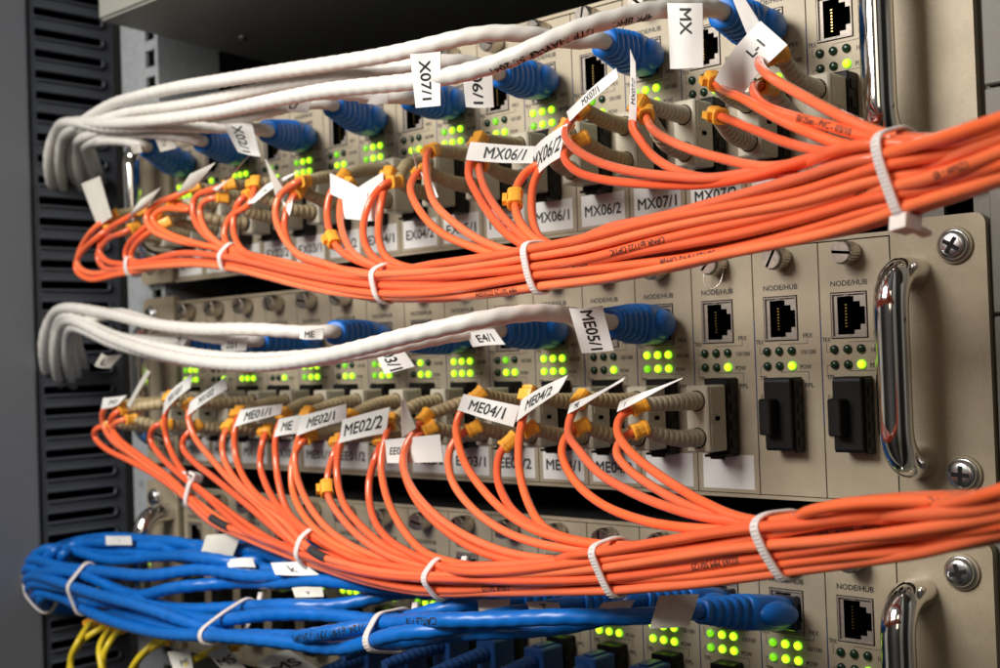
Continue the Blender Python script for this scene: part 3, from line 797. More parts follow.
def duplex(row,k,traces,bund):
    dx,dz,nm=ROWS[row]
    lt=LABELS[row][k]
    lab='orange duplex fibre cable plugged into the %s of the %s rack unit'%(ORD[k],nm)
    if lt: lab='orange duplex fibre cable plugged into the card labelled %s of the %s rack unit'%(lt,nm)
    t=thing('fibre_cable',(0,0,0),lab,'cable','orange fibre cables of the %s rack unit'%nm)
    xl=dx-PW*(k+1)
    pale=(k<=2)
    mb=MB()
    mb.box(xl+8.7,xl+17.7,-19.0,-7.62,dz+15.6,dz+38.4,0,0.55)
    for zz,ch in ((33.0,'B'),(21.0,'A')):
        mb.box(xl+17.72,xl+17.95,-17.4,-10.4,dz+zz-4.6,dz+zz+4.4,0,0.08)
        mb.box(xl+17.96,xl+18.0,-15.2,-12.6,dz+zz-2.6,dz+zz+2.4,0)
    mb.box(xl+17.73,xl+17.99,-14.6,-12.2,dz+26.3,dz+27.7,1)
    for zz in ZT:
        mb.lathe([(0.02,3.6),(0.1,3.6)],1,18,c=(xl+13.2,-19.0,dz+zz))
    mb.build('plug_housing',['sc','void'],t)
    for j,tr in enumerate(traces):
        z=dz+ZT[j]
        A=np.array([xl+13.2,-19.0,z])
        E=at(tr[0][0],tr[0][1],-45.0)
        d0=(E-A); 
        mb=MB(); bend=A+np.array([0,-np.linalg.norm(d0)*0.5,0])*0.9+np.array([0,0,(E[2]-A[2])*0.18])+np.array([(E[0]-A[0])*.3,0,0])
        boot_along(mb,A,E,3.25,2.3,11,0,14,bend)
        mb.build('boot','bootpale' if pale else 'boot',t)
        # fibre: out of the boot, round the loop, along the bundle to the right
        i=bund.n; bund.n+=1; ph=random.random()*6
        jx=tr[-1][0]; yb=bund.depth(jx)
        nn=len(tr)-1; pts=[E]
        for q in range(1,len(tr)):
            s_=q/nn; yy=-48.0+(yb+48.0)*(s_*s_*(3-2*s_))*0.92
            if q==1: yy=-50.5
            pts.append(at(tr[q][0],tr[q][1],yy))
        px=jx+(50 if k>3 else 62)
        step=34
        first=True
        while px<1250:
            pts.append(bund.point(i,px,ph)); px+=step
        Q=spline(pts,1.6); Q=relax(Q,4)
        # keep a straight start inside the marker
        mb=MB(); tube(mb,Q,R_F,14,0)
        fo=mb
        PATHS[row].append((Q,fo,t,i,k,j))
        bund.fib.append((i,ph,jx))
        dirv=Q[3]-Q[0]
        cl=clip_mb(E+dirv/np.linalg.norm(dirv)*1.0,dirv,r=2.6,L=5.8)
        c=cl.build('cable_marker','marker',t)
        if (row,k,j) in (('A',4,0),('B',8,1),('B',4,1),('A',8,0)):
            # a second marker slid down the fibre
            sx=18 if row=='A' else 20
            dd=np.cumsum(np.r_[0,np.linalg.norm(np.diff(Q,axis=0),axis=1)])
            want={('A',4,0):(517,199),('B',8,1):(327,488),('B',4,1):(508,443),('A',8,0):(333,240)}[row,k,j]
            best=min(range(len(Q)//2),key=lambda q:np.linalg.norm(np.array(pix(Q[q]))-np.array(want)))
            clip_mb(Q[best],Q[best+3]-Q[best-3],r=2.6,L=6.8).build('cable_marker','marker',t)
    return t
def pix(P):
    d=np.asarray(P)-CAM; wv=d@FWD
    return 500+FPX*(d@RGT)/wv, 334-FPX*(d@UPV)/wv
DUP={}
for k in range(15,-1,-1): DUP['A',k]=duplex('A',k,FA[k],BA)
for k in range(15,1,-1): DUP['B',k]=duplex('B',k,FB[k],BB)

# lettering along some fibres
def print_at(row,sel,text,px,h=1.8,flip=True):
    Q,mbq,t,i,k,j=sel
    pq=[pix(q_)[0] for q_ in Q]; best=min(range(len(Q)),key=lambda q:abs(pq[q]-px)+(0 if q>len(Q)*.25 else 400))
    d=np.r_[0,np.cumsum(np.linalg.norm(np.diff(Q,axis=0),axis=1))]
    wrap_print(mbq,Q,R_F,d[best],text,h,1,flip)
def front(row,px,py):
    best=None
    for p in PATHS[row]:
        Q=p[0][len(p[0])//5:]; d=Q-CAM; wv=d@FWD; X=500+FPX*(d@RGT)/wv; Y=334-FPX*(d@UPV)/wv
        e=np.hypot(X-px,Y-py); q=int(np.argmin(e))
        if e[q]<4.5 and (best is None or wv[q]<best[0]): best=(wv[q],p)
    return best[1] if best else None
def pick(row,k,j): return [p for p in PATHS[row] if p[4]==k and p[5]==j][0]
print_at('A',pick('A',0,1),'50/125um - PVC - 03/10',822,1.7,False)
for row,lst in (('A',[(500,288,'MM 50/125 02265EM'),(575,266,'03214E ap1122'),(640,247,'OFNR ap1122 OPTIC'),(690,259,'50/125 MM-2 OFNR'),(770,232,'OB1122 OFNR 50/125'),(880,185,'02244 PVC'),(955,170,'125um - 45')]),
                ('B',[(500,590,'OFNR 50/125'),(720,566,'02265 MM 50/125'),(850,528,'06E91 - 03/10 - PVC'),(955,497,'125um PVC')])):
    for px,py,tx in lst:
        p=front(row,px,py)
        if p: print_at(row,p,tx,px)
for row in 'AB':
    for Q,mbq,t,i,k,j in PATHS[row]:
        mbq.build('fibre',['orange' if (i%3) else 'orange_b','ink'],t)

# ------------------------------------------------------------------ cable ties
def hull2(P):
    P=sorted(map(tuple,P)); lo=[]; hi=[]
    def cr(o,a,b): return (a[0]-o[0])*(b[1]-o[1])-(a[1]-o[1])*(b[0]-o[0])
    for p in P:
        while len(lo)>1 and cr(lo[-2],lo[-1],p)<=0: lo.pop()
        lo.append(p)
    for p in reversed(P):
        while len(hi)>1 and cr(hi[-2],hi[-1],p)<=0: hi.pop()
        hi.append(p)
    return lo[:-1]+hi[:-1]
def tie(paths,centre,tan,r,label,group,lean=0.0,width=2.9,head_ang=(-.3,-1),matn='tie',reach=30):
    tan=np.array(tan)/np.linalg.norm(tan)
    if tan[0]<0: tan=-tan
    tan=tan+lean*np.array([0,0,1.0]); tan/=np.linalg.norm(tan)
    up=np.array([0,0,1.0])-tan*tan[2]; up/=np.linalg.norm(up); sd=np.cross(tan,up)
    pts=[]
    for Q in paths:
        d=(Q-centre)@tan
        for q in np.where(np.sign(d[:-1])!=np.sign(d[1:]))[0]:
            p=Q[q]-centre; a,b=p@up,p@sd
            if math.hypot(a,b)<reach: pts.append((a,b))
    if len(pts)<2: return None
    cl=[(a+(r+.25)*math.cos(t),b+(r+.25)*math.sin(t)) for a,b in pts for t in np.linspace(0,2*np.pi,12,endpoint=False)]
    h=np.array(hull2(cl)); h=np.vstack([h,h[:1]])
    hh=resample(np.c_[h,np.zeros(len(h))],1.0)[:-1,:2]
    for _ in range(3): hh=0.25*np.roll(hh,1,0)+.5*hh+.25*np.roll(hh,-1,0)
    nx=np.roll(hh,-1,0)-np.roll(hh,1,0); nx=np.c_[nx[:,1],-nx[:,0]]; nx/=np.linalg.norm(nx,axis=1)[:,None]
    if (nx*(hh-hh.mean(0))).sum()<0: nx=-nx
    tth=0.95; n=len(hh); V=[]
    sec=[(-width/2,0.1),(-width/2,tth*.8),(-width/2+.35,tth),(width/2-.35,tth),(width/2,tth*.8),(width/2,0.1)]
    for (w_,o_) in sec:
        for (a,b),(na,nb) in zip(hh,nx): V.append(centre+tan*w_+up*(a+na*o_)+sd*(b+nb*o_))
    m_=len(sec)
    f=[(i*n+k,i*n+(k+1)%n,((i+1)%m_)*n+(k+1)%n,((i+1)%m_)*n+k) for i in range(m_) for k in range(n)]
    t=thing('cable_tie',centre,label,'cable tie',group)
    mb=MB(); mb.add([np.array(p)-centre for p in V],f,0,True)
    # fine teeth along the strap
    for k in range(0,n,1):
        a,b=hh[k]; na,nb=nx[k]; tv=np.array([-nb,na])
        c=up*(a+na*tth)+sd*(b+nb*tth); e=(up*tv[0]+sd*tv[1])*0.22; nn_=(up*na+sd*nb)*0.14
        mb.add([c-tan*1.1-e,c+tan*1.1-e,c+tan*1.1+nn_,c-tan*1.1+nn_,c+tan*1.1+e,c-tan*1.1+e],[(0,1,2,3),(3,2,4,5)],0)
    mb.build('strap',matn,t)
    k=int(np.argmax([(a-hh[:,0].mean())*head_ang[0]+(b-hh[:,1].mean())*head_ang[1] for a,b in hh]))
    a,b=hh[k]; na,nb=nx[k]; nrm=up*na+sd*nb; tv=up*(-nb)+sd*na; c=up*a+sd*b+nrm*1.6
    B=[c+tan*x_+tv*y_+nrm*z_ for z_ in (-1.5,1.9) for x_,y_ in ((-2.6,-2.4),(2.6,-2.4),(2.6,2.4),(-2.6,2.4))]
    mb=MB(); mb.add(B,[(0,1,2,3),(4,5,6,7),(0,1,5,4),(1,2,6,5),(2,3,7,6),(3,0,4,7)],0)
    # clipped tail
    tl=[c+tv*2.4,c+tv*6.5+nrm*0.8]
    mb.add([tl[0]-tan*1.5,tl[0]+tan*1.5,tl[1]+tan*1.5,tl[1]-tan*1.5,tl[0]-tan*1.5+nrm,tl[0]+tan*1.5+nrm,tl[1]+tan*1.5+nrm,tl[1]-tan*1.5+nrm],
           [(0,1,2,3),(4,5,6,7),(0,1,5,4),(1,2,6,5),(2,3,7,6),(3,0,4,7)],0)
    h_=mb.build('head',matn,t); 
    return t
pa=[p[0] for p in PATHS['A']]; pb=[p[0] for p in PATHS['B']]
def btie(bund,paths,px,label,group,lean=0.0,head=(-.3,-1),every=False):
    paths=[p for p,(i,ph,jx) in zip(paths,bund.fib) if jx-4<px or every]
    c=bund.base(px)+np.array([0,0,8.0 if px>300 else 3.0]); tn=bund.base(px+12)-bund.base(px-12)
    return tie(paths,c,tn,R_F,label,group,lean,head_ang=head,reach=9 if every else 30)
G='nylon ties round the orange bundles'
btie(BA,pa,130,'white nylon tie at the far left end of the upper orange bundle',G,every=True)
btie(BA,pa,230,'white nylon tie on the upper orange bundle, second from its left end',G)
btie(BA,pa,385,'white nylon tie where the upper orange bundle hangs lowest',G)
btie(BA,pa,541,'white nylon tie on the upper orange bundle below the MX06/1 card',G)
btie(BA,pa,905,'white nylon tie on the upper orange bundle beside the top chrome handle',G,head=(-1,.15))
btie(BB,pb,192,'white nylon tie nearest the left end of the lower orange bundle',G,head=(1,-.3),every=True)
btie(BB,pb,311,'white nylon tie on the lower orange bundle beside black tape',G)
btie(BB,pb,440,'white nylon tie on the lower orange bundle above the hanging blue cables',G)
btie(BB,pb,616,'white nylon tie on the lower orange bundle below the ME04/2 card',G)
btie(BB,pb,785,'white nylon tie on the lower orange bundle nearest the right handles',G)

def tape(sel,px,label,length=9.0):
    Q=sel[0]
    best=min(range(len(Q)//8,len(Q)),key=lambda q:abs(pix(Q[q])[0]-px))
    n=int(length/2/1.6)+1
    mb=MB(); seg=resample(Q[best-n:best+n+1],0.8); tube(mb,seg,R_F+0.32,14,0)
    o=mb.build('tape','tape',sel[2]); 
    return o
for px,py in ((217,517),(224,522),(318,551),(323,546)):
    p=front('B',px,py)
    if p: tape(p,px,'',8.0 if px<300 else 11.0)

# ------------------------------------------------------------------ network plugs and white cables
def rj_boot(parent,row,k,end_px,ey=-44.0,mt='blueboot',droop=0.0):
    """snagless boot from the jack to a point; returns end point and direction"""
    dx,dz,nm=ROWS[row]; xl=dx-PW*(k+1)
    A=np.array([xl+10.6,-2.5,dz+60.4]); E=at(end_px[0],end_px[1],ey)
    d=E-A; L=np.linalg.norm(d); d/=L
    up=np.array([0,0,1.0])-d*d[2]; up/=np.linalg.norm(up); sd=np.cross(up,d)
    if sd[0]<0: sd=-sd
    def ring(off,hz,hx,n=24,sq=3.2,cx=0.0):
        out=[]
        for q in range(n):
            a=2*math.pi*q/n; c,s_=math.cos(a),math.sin(a); k_=1/((abs(c)**sq+abs(s_)**sq)**(1/sq))
            out.append(A+d*off+sd*(cx+hx*k_*c)+up*(hz*k_*s_))
        return out
    KS=0.82 if row=='C' else 1.0
    def ring0(off,hz,hx,n=24,sq=3.2): return ring(off,hz*KS,hx*KS,n,sq)
    secs=[(0,5.2,5.2),(0.0,6.0,5.6),(1.2,6.6,6.2),(4,7.0,6.5),(10,7.2,6.6),(17,7.2,6.4),(20.5,7.1,6.2)]
    V=[]
    for s_ in secs: V+=ring0(*s_)
    nr=5; o0=20.5; pitch=(L-o0)/nr
    for q in range(nr):
        t0=q/nr; hz=7.1-2.3*(q+0.4)/nr; hx=6.2-1.6*(q+0.4)/nr; b=o0+q*pitch
        for f_,g in ((0.04,0.98),(0.14,0.87),(0.38,0.86),(0.50,0.96),(0.62,1.0),(0.88,1.0)):
            V+=ring0(b+pitch*f_,hz*g,hx*g,24,2.8)
            secs.append(None)
    V+=ring(L,4.0,4.0,24,2.2); secs.append(None)
    V+=ring(L,2.8,2.8,24,2.0); secs.append(None)
    n=24; m_=len(secs)
    mb=MB()
    mb.add(V,[(i*n+q,i*n+(q+1)%n,(i+1)*n+(q+1)%n,(i+1)*n+q) for i in range(m_-1) for q in range(n)],0,True)
    mb.add(V[:n],[tuple(range(n))],0)
    # latch hood on the side of the boot
    c0=A+d*8.5+sd*5.0*KS; V=[]; nu,nv=18,8
    for j in range(nv+1):
        ph=math.pi/2*j/nv
        for i in range(nu):
            a=2*math.pi*i/nu
            V.append(c0+d*(9.6*math.cos(a)*math.cos(ph)**.7)+up*(5.4*KS*math.sin(a)*math.cos(ph)**.7)+sd*(4.6*math.sin(ph)))
    mb.add(V,[(j*nu+i,j*nu+(i+1)%nu,(j+1)*nu+(i+1)%nu,(j+1)*nu+i) for j in range(nv) for i in range(nu)],0,True)
    mb.build('plug_boot',mt,parent)
    mb=MB(); mb.box(xl+5.9,xl+15.3,-3.0,6,dz+54.6,dz+66.2,0,0.4); mb.build('plug','plugclear',parent)
    return A,E,d
R_W=2.8
PATHW={}
def patch(row,k,boot_end,trace,mt,cable_name,label,group,r=R_W,ey=-44,boot_mt='blueboot',cat='cable'):
    t=thing(cable_name,(0,0,0),label,cat,group)
    A,E,d=rj_boot(t,row,k,boot_end,ey,boot_mt)
    pts=[E-d*4,E+d*7]
    for p in trace:
        if isinstance(p,np.ndarray): pts.append(p)
        elif len(p)==3: pts.append(at(*p))
        else: pts.append(np.array(p[1:4]))          # ('w',X,Y,Z)
    Q=spline(pts,1.3); Q=np.vstack([Q[:8],relax(Q[7:],45)[1:]]); Q=relax(Q,6)
    mb=MB(); tube(mb,Q,r,16,0,twist=0.85,lump=0.04)
    PATHW[row,k]=(Q,mb,t,mt)
    return t
def W_(px,py): 
    p=atX(px,py,-486); return [p+np.array([6,0,10.0]),p,p+np.array([-25,10,-12])]
def white_end(j,x0,y0):
    k=j*1.12+(0,.35,-.3,.25,-.2,.4,0,.2)[j]; x0+=(0,2,-2,1,3,-1,2,0)[j]; y0+=(0,-4,3,-2,5,-3,4,0)[j]
    return [at(x0+20+3*k,y0-6+2.5*k,-52+k*.6),atX(x0+7+4.5*k,y0+5+2.6*k,-460),atX(x0+0.5+5.6*k,y0+20+1.6*k,-467),atX(x0+6.2*k,y0+38+.4*k,-474),atX(x0+3+6.4*k,y0+56-.6*k,-486),atX(x0+9+6.4*k,y0+74,-512)]
def blue_end(px,py):
    return [at(px+4,py-14,-58),at(px,py-8,-56),at(px+10,py-2,-48),atX(px+36,py,-486),atX(px+58,py,-512)]
def wall_end(px,py):
    p=atX(px,py,-486.0)
    return [('w',p[0]+16,p[1]-6,p[2]+26),('w',p[0]+6,p[1]-3,p[2]+9),('w',p[0]-3,p[1],p[2]-2),('w',p[0]-25,p[1]+3,p[2]-18)]
GA='white patch cables of the top rack unit'
def wl(row,k): return 'white patch cable plugged into the %s, %s rack unit'%(ORD[k],ROWS[row][2])
wt={}
wt[1]=patch('A',1,(722,12),[(690,8,-62),(655,9,-75),(620,17,-86),(572,30,-98),(524,53,-106),(480,69,-110),(432,79,-108),(380,85,-104),(330,90,-98),(270,101,-88),(212,113,-76),(150,121,-64),(100,124,-55)]+white_end(1,48,128),'white','patch_cable',wl('A',1),GA)
wt[3]=patch('A',3,(604,42),[(575,43,-56),(534,34,-72),(483,33,-84),(432,45,-92),(381,56,-92),(330,64,-90),(275,72,-84),(225,80,-76),(180,87,-68),(140,96,-60),(108,106,-54)]+white_end(2,48,128),'white','patch_cable',wl('A',3),GA)
wt[5]=patch('A',5,(499,73),[(478,63,-58),(446,61,-70),(400,68,-78),(355,75,-82),(310,80,-80),(265,88,-74),(220,98,-68),(175,106,-60),(130,112,-54)]+white_end(3,48,128),'white','patch_cable',wl('A',5),GA)
wt[7]=patch('A',7,(411,98),[(385,97,-56),(350,93,-64),(315,93,-70),(270,100,-68),(225,111,-62),(180,120,-56),(130,124,-50)]+white_end(4,48,128),'white','patch_cable',wl('A',7),GA)
wt[9]=patch('A',9,(333,105),[(308,102,-54),(280,108,-58),(245,117,-58),(205,121,-55),(150,125,-50),(105,127,-45)]+white_end(5,48,128),'white','patch_cable',wl('A',9),GA)
wt[11]=patch('A',11,(268,131),[(240,128,-54),(205,127,-58),(150,126,-58),(105,128,-54)]+white_end(0,48,128),'white','patch_cable',wl('A',11),GA)
wt[13]=patch('A',13,(202,141),[(180,136,-52),(150,133,-51),(118,133,-49)]+white_end(6,48,128),'white','patch_cable',wl('A',13),GA)
wt[15]=patch('A',15,(147,147),[(134,142,-50),(116,140,-49)]+white_end(7,48,128),'white','patch_cable',wl('A',15),GA)
GB='white patch cables of the middle rack unit'
wb={}
wb[3]=patch('B',3,(611,322),[(580,317,-60),(545,312,-78),(505,315,-92),(460,324,-102),(410,335,-106),(360,348,-104),(310,359,-98),(260,365,-90),(204,362,-78),(153,352,-66),(110,338,-56)]+white_end(1,43,326),'white','patch_cable',wl('B',3),GB)
wb[5]=patch('B',5,(500,331),[(475,331,-56),(440,337,-68),(390,347,-82),(340,356,-86),(290,362,-84),(240,364,-78),(190,361,-70),(145,352,-62),(112,343,-55)]+white_end(3,43,326),'white','patch_cable',wl('B',5),GB)
wb[7]=patch('B',7,(414,340),[(395,345,-54),(350,352,-62),(300,357,-68),(250,359,-68),(200,355,-63),(150,345,-57),(112,335,-52)]+white_end(2,43,314),'white','patch_cable',wl('B',7),GB)
wb[9]=patch('B',9,(335,332),[(310,333,-54),(272,330,-62),(238,329,-64),(200,329,-62),(153,324,-58),(105,313,-52)]+white_end(0,43,314),'white','patch_cable',wl('B',9),GB)
wb[11]=patch('B',11,(259,341),[(240,340,-52),(215,338,-54),(180,331,-53),(150,322,-51),(115,313,-48)]+white_end(4,43,314),'white','patch_cable',wl('B',11),GB)
wb[13]=patch('B',13,(186,342),[(168,341,-48),(140,340,-46),(112,336,-44)]+white_end(5,43,314),'white','patch_cable',wl('B',13),GB)

# printing on white cables
Q,mbq,t,_=PATHW['A',1]
for px,tx in ((630,'4PR BHC'),(560,'UTP 24AWG'),(520,'CAT 5E 2041')):
    best=min(range(len(Q)),key=lambda q:abs(pix(Q[q])[0]-px)); d=np.r_[0,np.cumsum(np.linalg.norm(np.diff(Q,axis=0),axis=1))]
    wrap_print(mbq,Q,R_W,d[best],tx,2.4,1,True,-0.75)

# ------------------------------------------------------------------ blue cables of the bottom unit
GC='blue patch cables of the bottom rack unit'
def bl(k): return 'blue patch cable plugged into the %s, bottom rack unit'%ORD[k]
BLUE={
1:((700,611),[(682,612,-50),(655,614,-57),(615,617,-66),(560,618,-76),(500,619,-84),(440,622,-84),(385,627,-84),(320,632,-82),(260,634,-78),(200,625,-74),(150,612,-68),(100,595,-62),(55,575,-58),(34,570,-52)]),
2:((642,600),[(622,611,-52),(585,623,-62),(530,630,-71),(480,632,-76),(440,634,-78),(385,640,-79),(320,640,-77),(260,638,-75),(200,632,-72),(150,618,-67),(100,600,-61),(56,586,-56),(32,570,-52)]),
3:((580,603),[(545,608,-56),(500,616,-68),(450,628,-80),(400,637,-86),(340,644,-86),(280,645,-83),(220,640,-78),(160,630,-72),(100,616,-66),(60,600,-58),(38,588,-53)]),
4:((520,600),[(480,604,-58),(440,610,-66),(390,617,-73),(330,617,-75),(270,617,-74),(210,617,-73),(150,606,-67),(100,598,-62),(60,584,-57),(35,575,-52)]),
5:((470,592),[(430,594,-54),(380,590,-58),(330,582,-60),(280,578,-60),(230,582,-62),(180,590,-63),(130,590,-60),(80,576,-56),(40,560,-52)]),
6:((422,590),[(390,596,-56),(340,602,-62),(290,606,-66),(240,612,-68),(190,612,-67),(140,606,-64),(90,600,-60),(60,592,-56),(36,582,-52)]),
7:((380,582),[(340,578,-54),(300,574,-56),(250,572,-57),(204,574,-58),(150,576,-58),(100,574,-56),(60,566,-53),(34,554,-50)]),
8:((335,574),[(300,570,-52),(260,566,-54),(210,562,-55),(160,561,-55),(110,558,-54),(65,554,-52),(36,550,-49)]),
9:((300,562),[(270,556,-50),(230,552,-50),(180,552,-50),(130,550,-50),(85,548,-49),(50,549,-47)]),
10:((266,560),[(240,552,-48),(200,546,-47),(150,543,-47),(110,541,-46),(75,544,-45),(50,552,-44)]),
11:((238,556),[(215,548,-46),(185,541,-44),(150,538,-43),(110,538,-42),(75,546,-41)]),
13:((186,556),[(165,548,-44),(140,546,-42),(105,548,-40),(80,556,-38)]),
}
bt={}
ends=[(25,590),(24,580),(33,606),(27,598),(30,588),(38,610),(27,572),(32,566),(38,562),(44,568),(50,564),(60,566)]
rb=random.Random(11)
for (k,(be,tr)),en in zip(BLUE.items(),ends):
    tr=[(x,y+rb.uniform(-5,5)*(0.4+0.6*(x<420)),d+rb.uniform(-7,7)) for x,y,d in tr]
    bt[k]=patch('C',k,be,[p for p in tr if p[0]>=60]+blue_end(*en),'bluecable','patch_cable',bl(k),GC,r=2.75,ey=-42)
for k in (2,6,12,4): pass
Q,mbq,t,_=PATHW['C',1]
d=np.r_[0,np.cumsum(np.linalg.norm(np.diff(Q,axis=0),axis=1))]
for px,tx in ((330,'US 9126 E197771(-) 24AWG'),(425,'CABLE P/N')):
    best=min(range(len(Q)),key=lambda q:abs(pix(Q[q])[0]-px))
    wrap_print(mbq,Q,2.75,d[best],tx,2.6,1,True,-0.1)
for key,(Q,mbq,t,mt) in PATHW.items(): mbq.build('cable_jacket',[mt,'ink'],t)

pc=[PATHW['C',k][0] for k in BLUE]
def ctie(px,py,dep,py2,label,head=(-.2,-1),reach=26):
    c=at(px,py,dep); q=[]
    for Q in pc:
        j=int(np.argmin(np.linalg.norm(Q-c,axis=1))); 
        if np.linalg.norm(Q[j]-c)<reach: q.append(Q[min(j+5,len(Q)-1)]-Q[max(0,j-5)])
    tn=sum(x/np.linalg.norm(x) for x in q)
    tie(pc,c,tn,3.0,label,'nylon ties round the blue bundle',width=3.0,head_ang=head,reach=reach)
ctie(385,634,-80,0,'pale nylon tie on the blue bundle nearest the right',reach=13)
ctie(226,622,-74,0,'pale nylon tie in the middle of the blue bundle',reach=14)
ctie(84,596,-60,0,'pale nylon tie on the blue bundle near the slotted panel',reach=16)
ctie(32,572,-50,0,'pale nylon tie at the far left bend of the blue bundle',reach=26)

# blue fibre plugs of the bottom unit
for k in range(1,10):
    dx,dz,nm=ROWS['C']; xl=dx-PW*(k+1)
    t=thing('fibre_plug',(0,0,0),'dark blue duplex fibre plug in the %s, bottom rack unit'%ORD[k],'plug','blue fibre plugs of the bottom rack unit')
    mb=MB(); mb.box(xl+8.0,xl+18.0,-20,-7.62,dz+15.4,dz+38.6,0,0.6)
    mb.box(xl+11,xl+15,-18,-9,dz+38.61,dz+39.3,0,0.2)
    mb.build('plug_housing',['bluesc'],t)
    for z in ZT:
        mb=MB(); A=np.array([xl+13,-20,dz+z]); boot_along(mb,A,A+np.array([-3,-28,-3.0]),3.2,2.2,10); mb.build('boot','bluesc',t)

# yellow fibres at the lower left
YEL=[([[(112,622,-40),(103,627,-50),(82,641,-58),(72,657,-60),(69,676,-60),(70,700,-60)],[(96,619,-42),(88,626,-52),(78,642,-62),(70,660,-64),(74,680,-64),(80,700,-64)]],'yellow fibre pair nearest the slotted panel, below the blue bundle'),
     ([[(126,626,-40),(118,631,-50),(109,643,-58),(103,656,-60),(104,676,-60),(108,700,-60)],[(116,624,-40),(106,634,-52),(99,648,-60),(101,664,-62),(106,690,-62)]],'yellow fibre pair arching second from the slotted panel'),
     ([[(178,634,-36),(164,641,-46),(146,652,-52),(136,664,-54),(126,690,-54)],[(170,632,-36),(156,641,-48),(140,656,-55),(130,672,-56),(118,700,-56)]],'yellow fibre pair with white tag hanging near the left rail'),
     ([[(240,644,-36),(226,648,-46),(202,655,-52),(188,664,-54),(176,690,-54)],[(232,645,-36),(214,651,-48),(194,660,-54),(182,672,-56),(168,700,-56)]],'yellow fibre pair with grey tags furthest from the slotted panel')]
yt=[]
for trs,lab in YEL:
    t=thing('fibre_cable',(0,0,0),lab,'cable','yellow fibre cables at the lower left'); yt.append(t)
    for tr in trs:
        Q=relax(spline([at(*p) for p in tr],1.8),4); mb=MB(); tube(mb,Q,R_F+.1,12); mb.build('fibre','yellow',t)
        clip_mb(Q[4],Q[7]-Q[2]).build('cable_marker','marker',t)
flag(yt[3],[(206,652),(224,644),(246,668),(226,674)],[-58,-52,-54,-60],'MS',0.3,'tag_dull')
flag(yt[3],[(168,652),(188,648),(196,672),(176,676)],[-58,-56,-58,-60],'M5',0.25,'tag_dull')
flag(yt[2],[(256,664),(290,650),(318,668),(290,684)],[-58,-52,-54,-60],'MS',0.3,'tag_dull')

# ------------------------------------------------------------------ paper flags
# on the orange cables of the top unit
flag(DUP['A',5],[(471,142),(543,146),(537,164),(466,160)],[-52,-49,-49,-53],'MX06/1',0.62)
flag(DUP['A',4],[(534,150),(566,123),(562,158),(532,182)],[-52,-54,-54,-52],'MX06/2',0.48,fit=.9)
flag(DUP['A',3],[(566,112),(616,68),(618,78),(570,122)],[-51,-58,-58,-51],'MX07/1',0.6,fit=.85,curl=.6)
flag(DUP['A',2],[(629,127),(630,49),(636,62),(636,126)],[-50,-62,-62,-50],'MX07/2',0.5,curl=.4)
flag(DUP['A',1],[(714,80),(759,21),(789,45),(738,101)],[-52,-56,-56,-52],'L-1',0.28,fit=.22,off=(.22,-.05))
flag(DUP['A',0],[(728,-12),(738,-12),(774,46),(757,57)],[-58,-58,-52,-52],None,mt='tag',curl=.5)
flag(DUP['A',8],[(330,173),(369,193),(366,211),(330,194)],[-53,-51,-51,-53],None,curl=.8)
flag(DUP['A',7],[(338,204),(383,172),(382,222),(339,218)],[-51,-50,-50,-51],None,curl=.8)
flag(DUP['A',6],[(420,172),(430,177),(438,197),(430,199)],[-51,-51,-51,-51],None,curl=.3)
flag(DUP['A',6],[(408,134),(409,133),(418,168),(416,168)],[-58,-58,-51,-51],None,curl=.3)
flag(DUP['A',9],[(281,198),(288,208),(294,196),(290,216)],[-52,-52,-52,-52],None,curl=.2)
flag(DUP['A',9],[(265,159),(268,162),(283,188),(275,196)],[-58,-58,-52,-52],None,mt='tag_dull',curl=.4)
flag(DUP['A',10],[(247,204),(268,184),(300,170),(254,203)],[-52,-52,-50,-52],'X',0.3,curl=.4)
flag(DUP['A',11],[(213,189),(228,178),(250,155),(217,191)],[-52,-54,-58,-52],None,mt='tag_dull',curl=.4)
flag(DUP['A',12],[(177,194),(190,174),(216,162),(194,188)],[-52,-56,-60,-52],None,mt='tag_dull',curl=.4)
flag(DUP['A',14],[(127,219),(140,200),(161,187),(146,208)],[-52,-54,-58,-51],None,mt='tag_dull',curl=.4)
flag(DUP['A',15],[(82,184),(100,176),(112,217),(98,226)],[-52,-54,-51,-50],None,mt='tag_dull',curl=.4)
# middle unit
flag(DUP['B',5],[(464,394),(520,406),(514,427),(457,410)],[-52,-50,-50,-53],'ME04/1',0.56,fit=.85)
flag(DUP['B',4],[(521,400),(566,375),(560,392),(517,422)],[-52,-57,-57,-52],'ME04/2',0.5,fit=.86)
flag(DUP['B',3],[(571,404),(626,377),(624,381),(567,414)],[-51,-60,-60,-52],'ME',0.6,off=(-.36,0),curl=.5)
flag(DUP['B',2],[(621,402),(682,377),(684,380),(617,412)],[-51,-61,-61,-52],'r',0.6,off=(-.38,0),curl=.5)
flag(DUP['B',6],[(401,400),(404,399),(417,427),(402,438)],[-58,-58,-52,-51],None,mt='tag_dull',curl=.3)
flag(DUP['B',7],[(382,440),(442,434),(442,462),(380,463)],[-52,-49,-49,-52],'EE03/1',0.3,off=(-.16,0),fit=.5)
flag(DUP['B',8],[(343,420),(391,407),(386,433),(339,443)],[-52,-50,-50,-53],'ME02/2',0.5,fit=.85)
flag(DUP['B',9],[(301,416),(349,404),(344,420),(296,436)],[-52,-50,-50,-53],'ME02/1',0.52,fit=.85)
flag(DUP['B',10],[(279,419),(304,415),(300,433),(274,437)],[-52,-51,-51,-53],'ME',0.5,fit=.8)
flag(DUP['B',11],[(240,410),(284,404),(279,414),(235,427)],[-52,-50,-50,-53],'ME01/1',0.6,fit=.85)
flag(DUP['B',12],[(191,402),(228,377),(226,389),(187,416)],[-52,-57,-57,-52],'MX10/2',0.55,fit=.85)
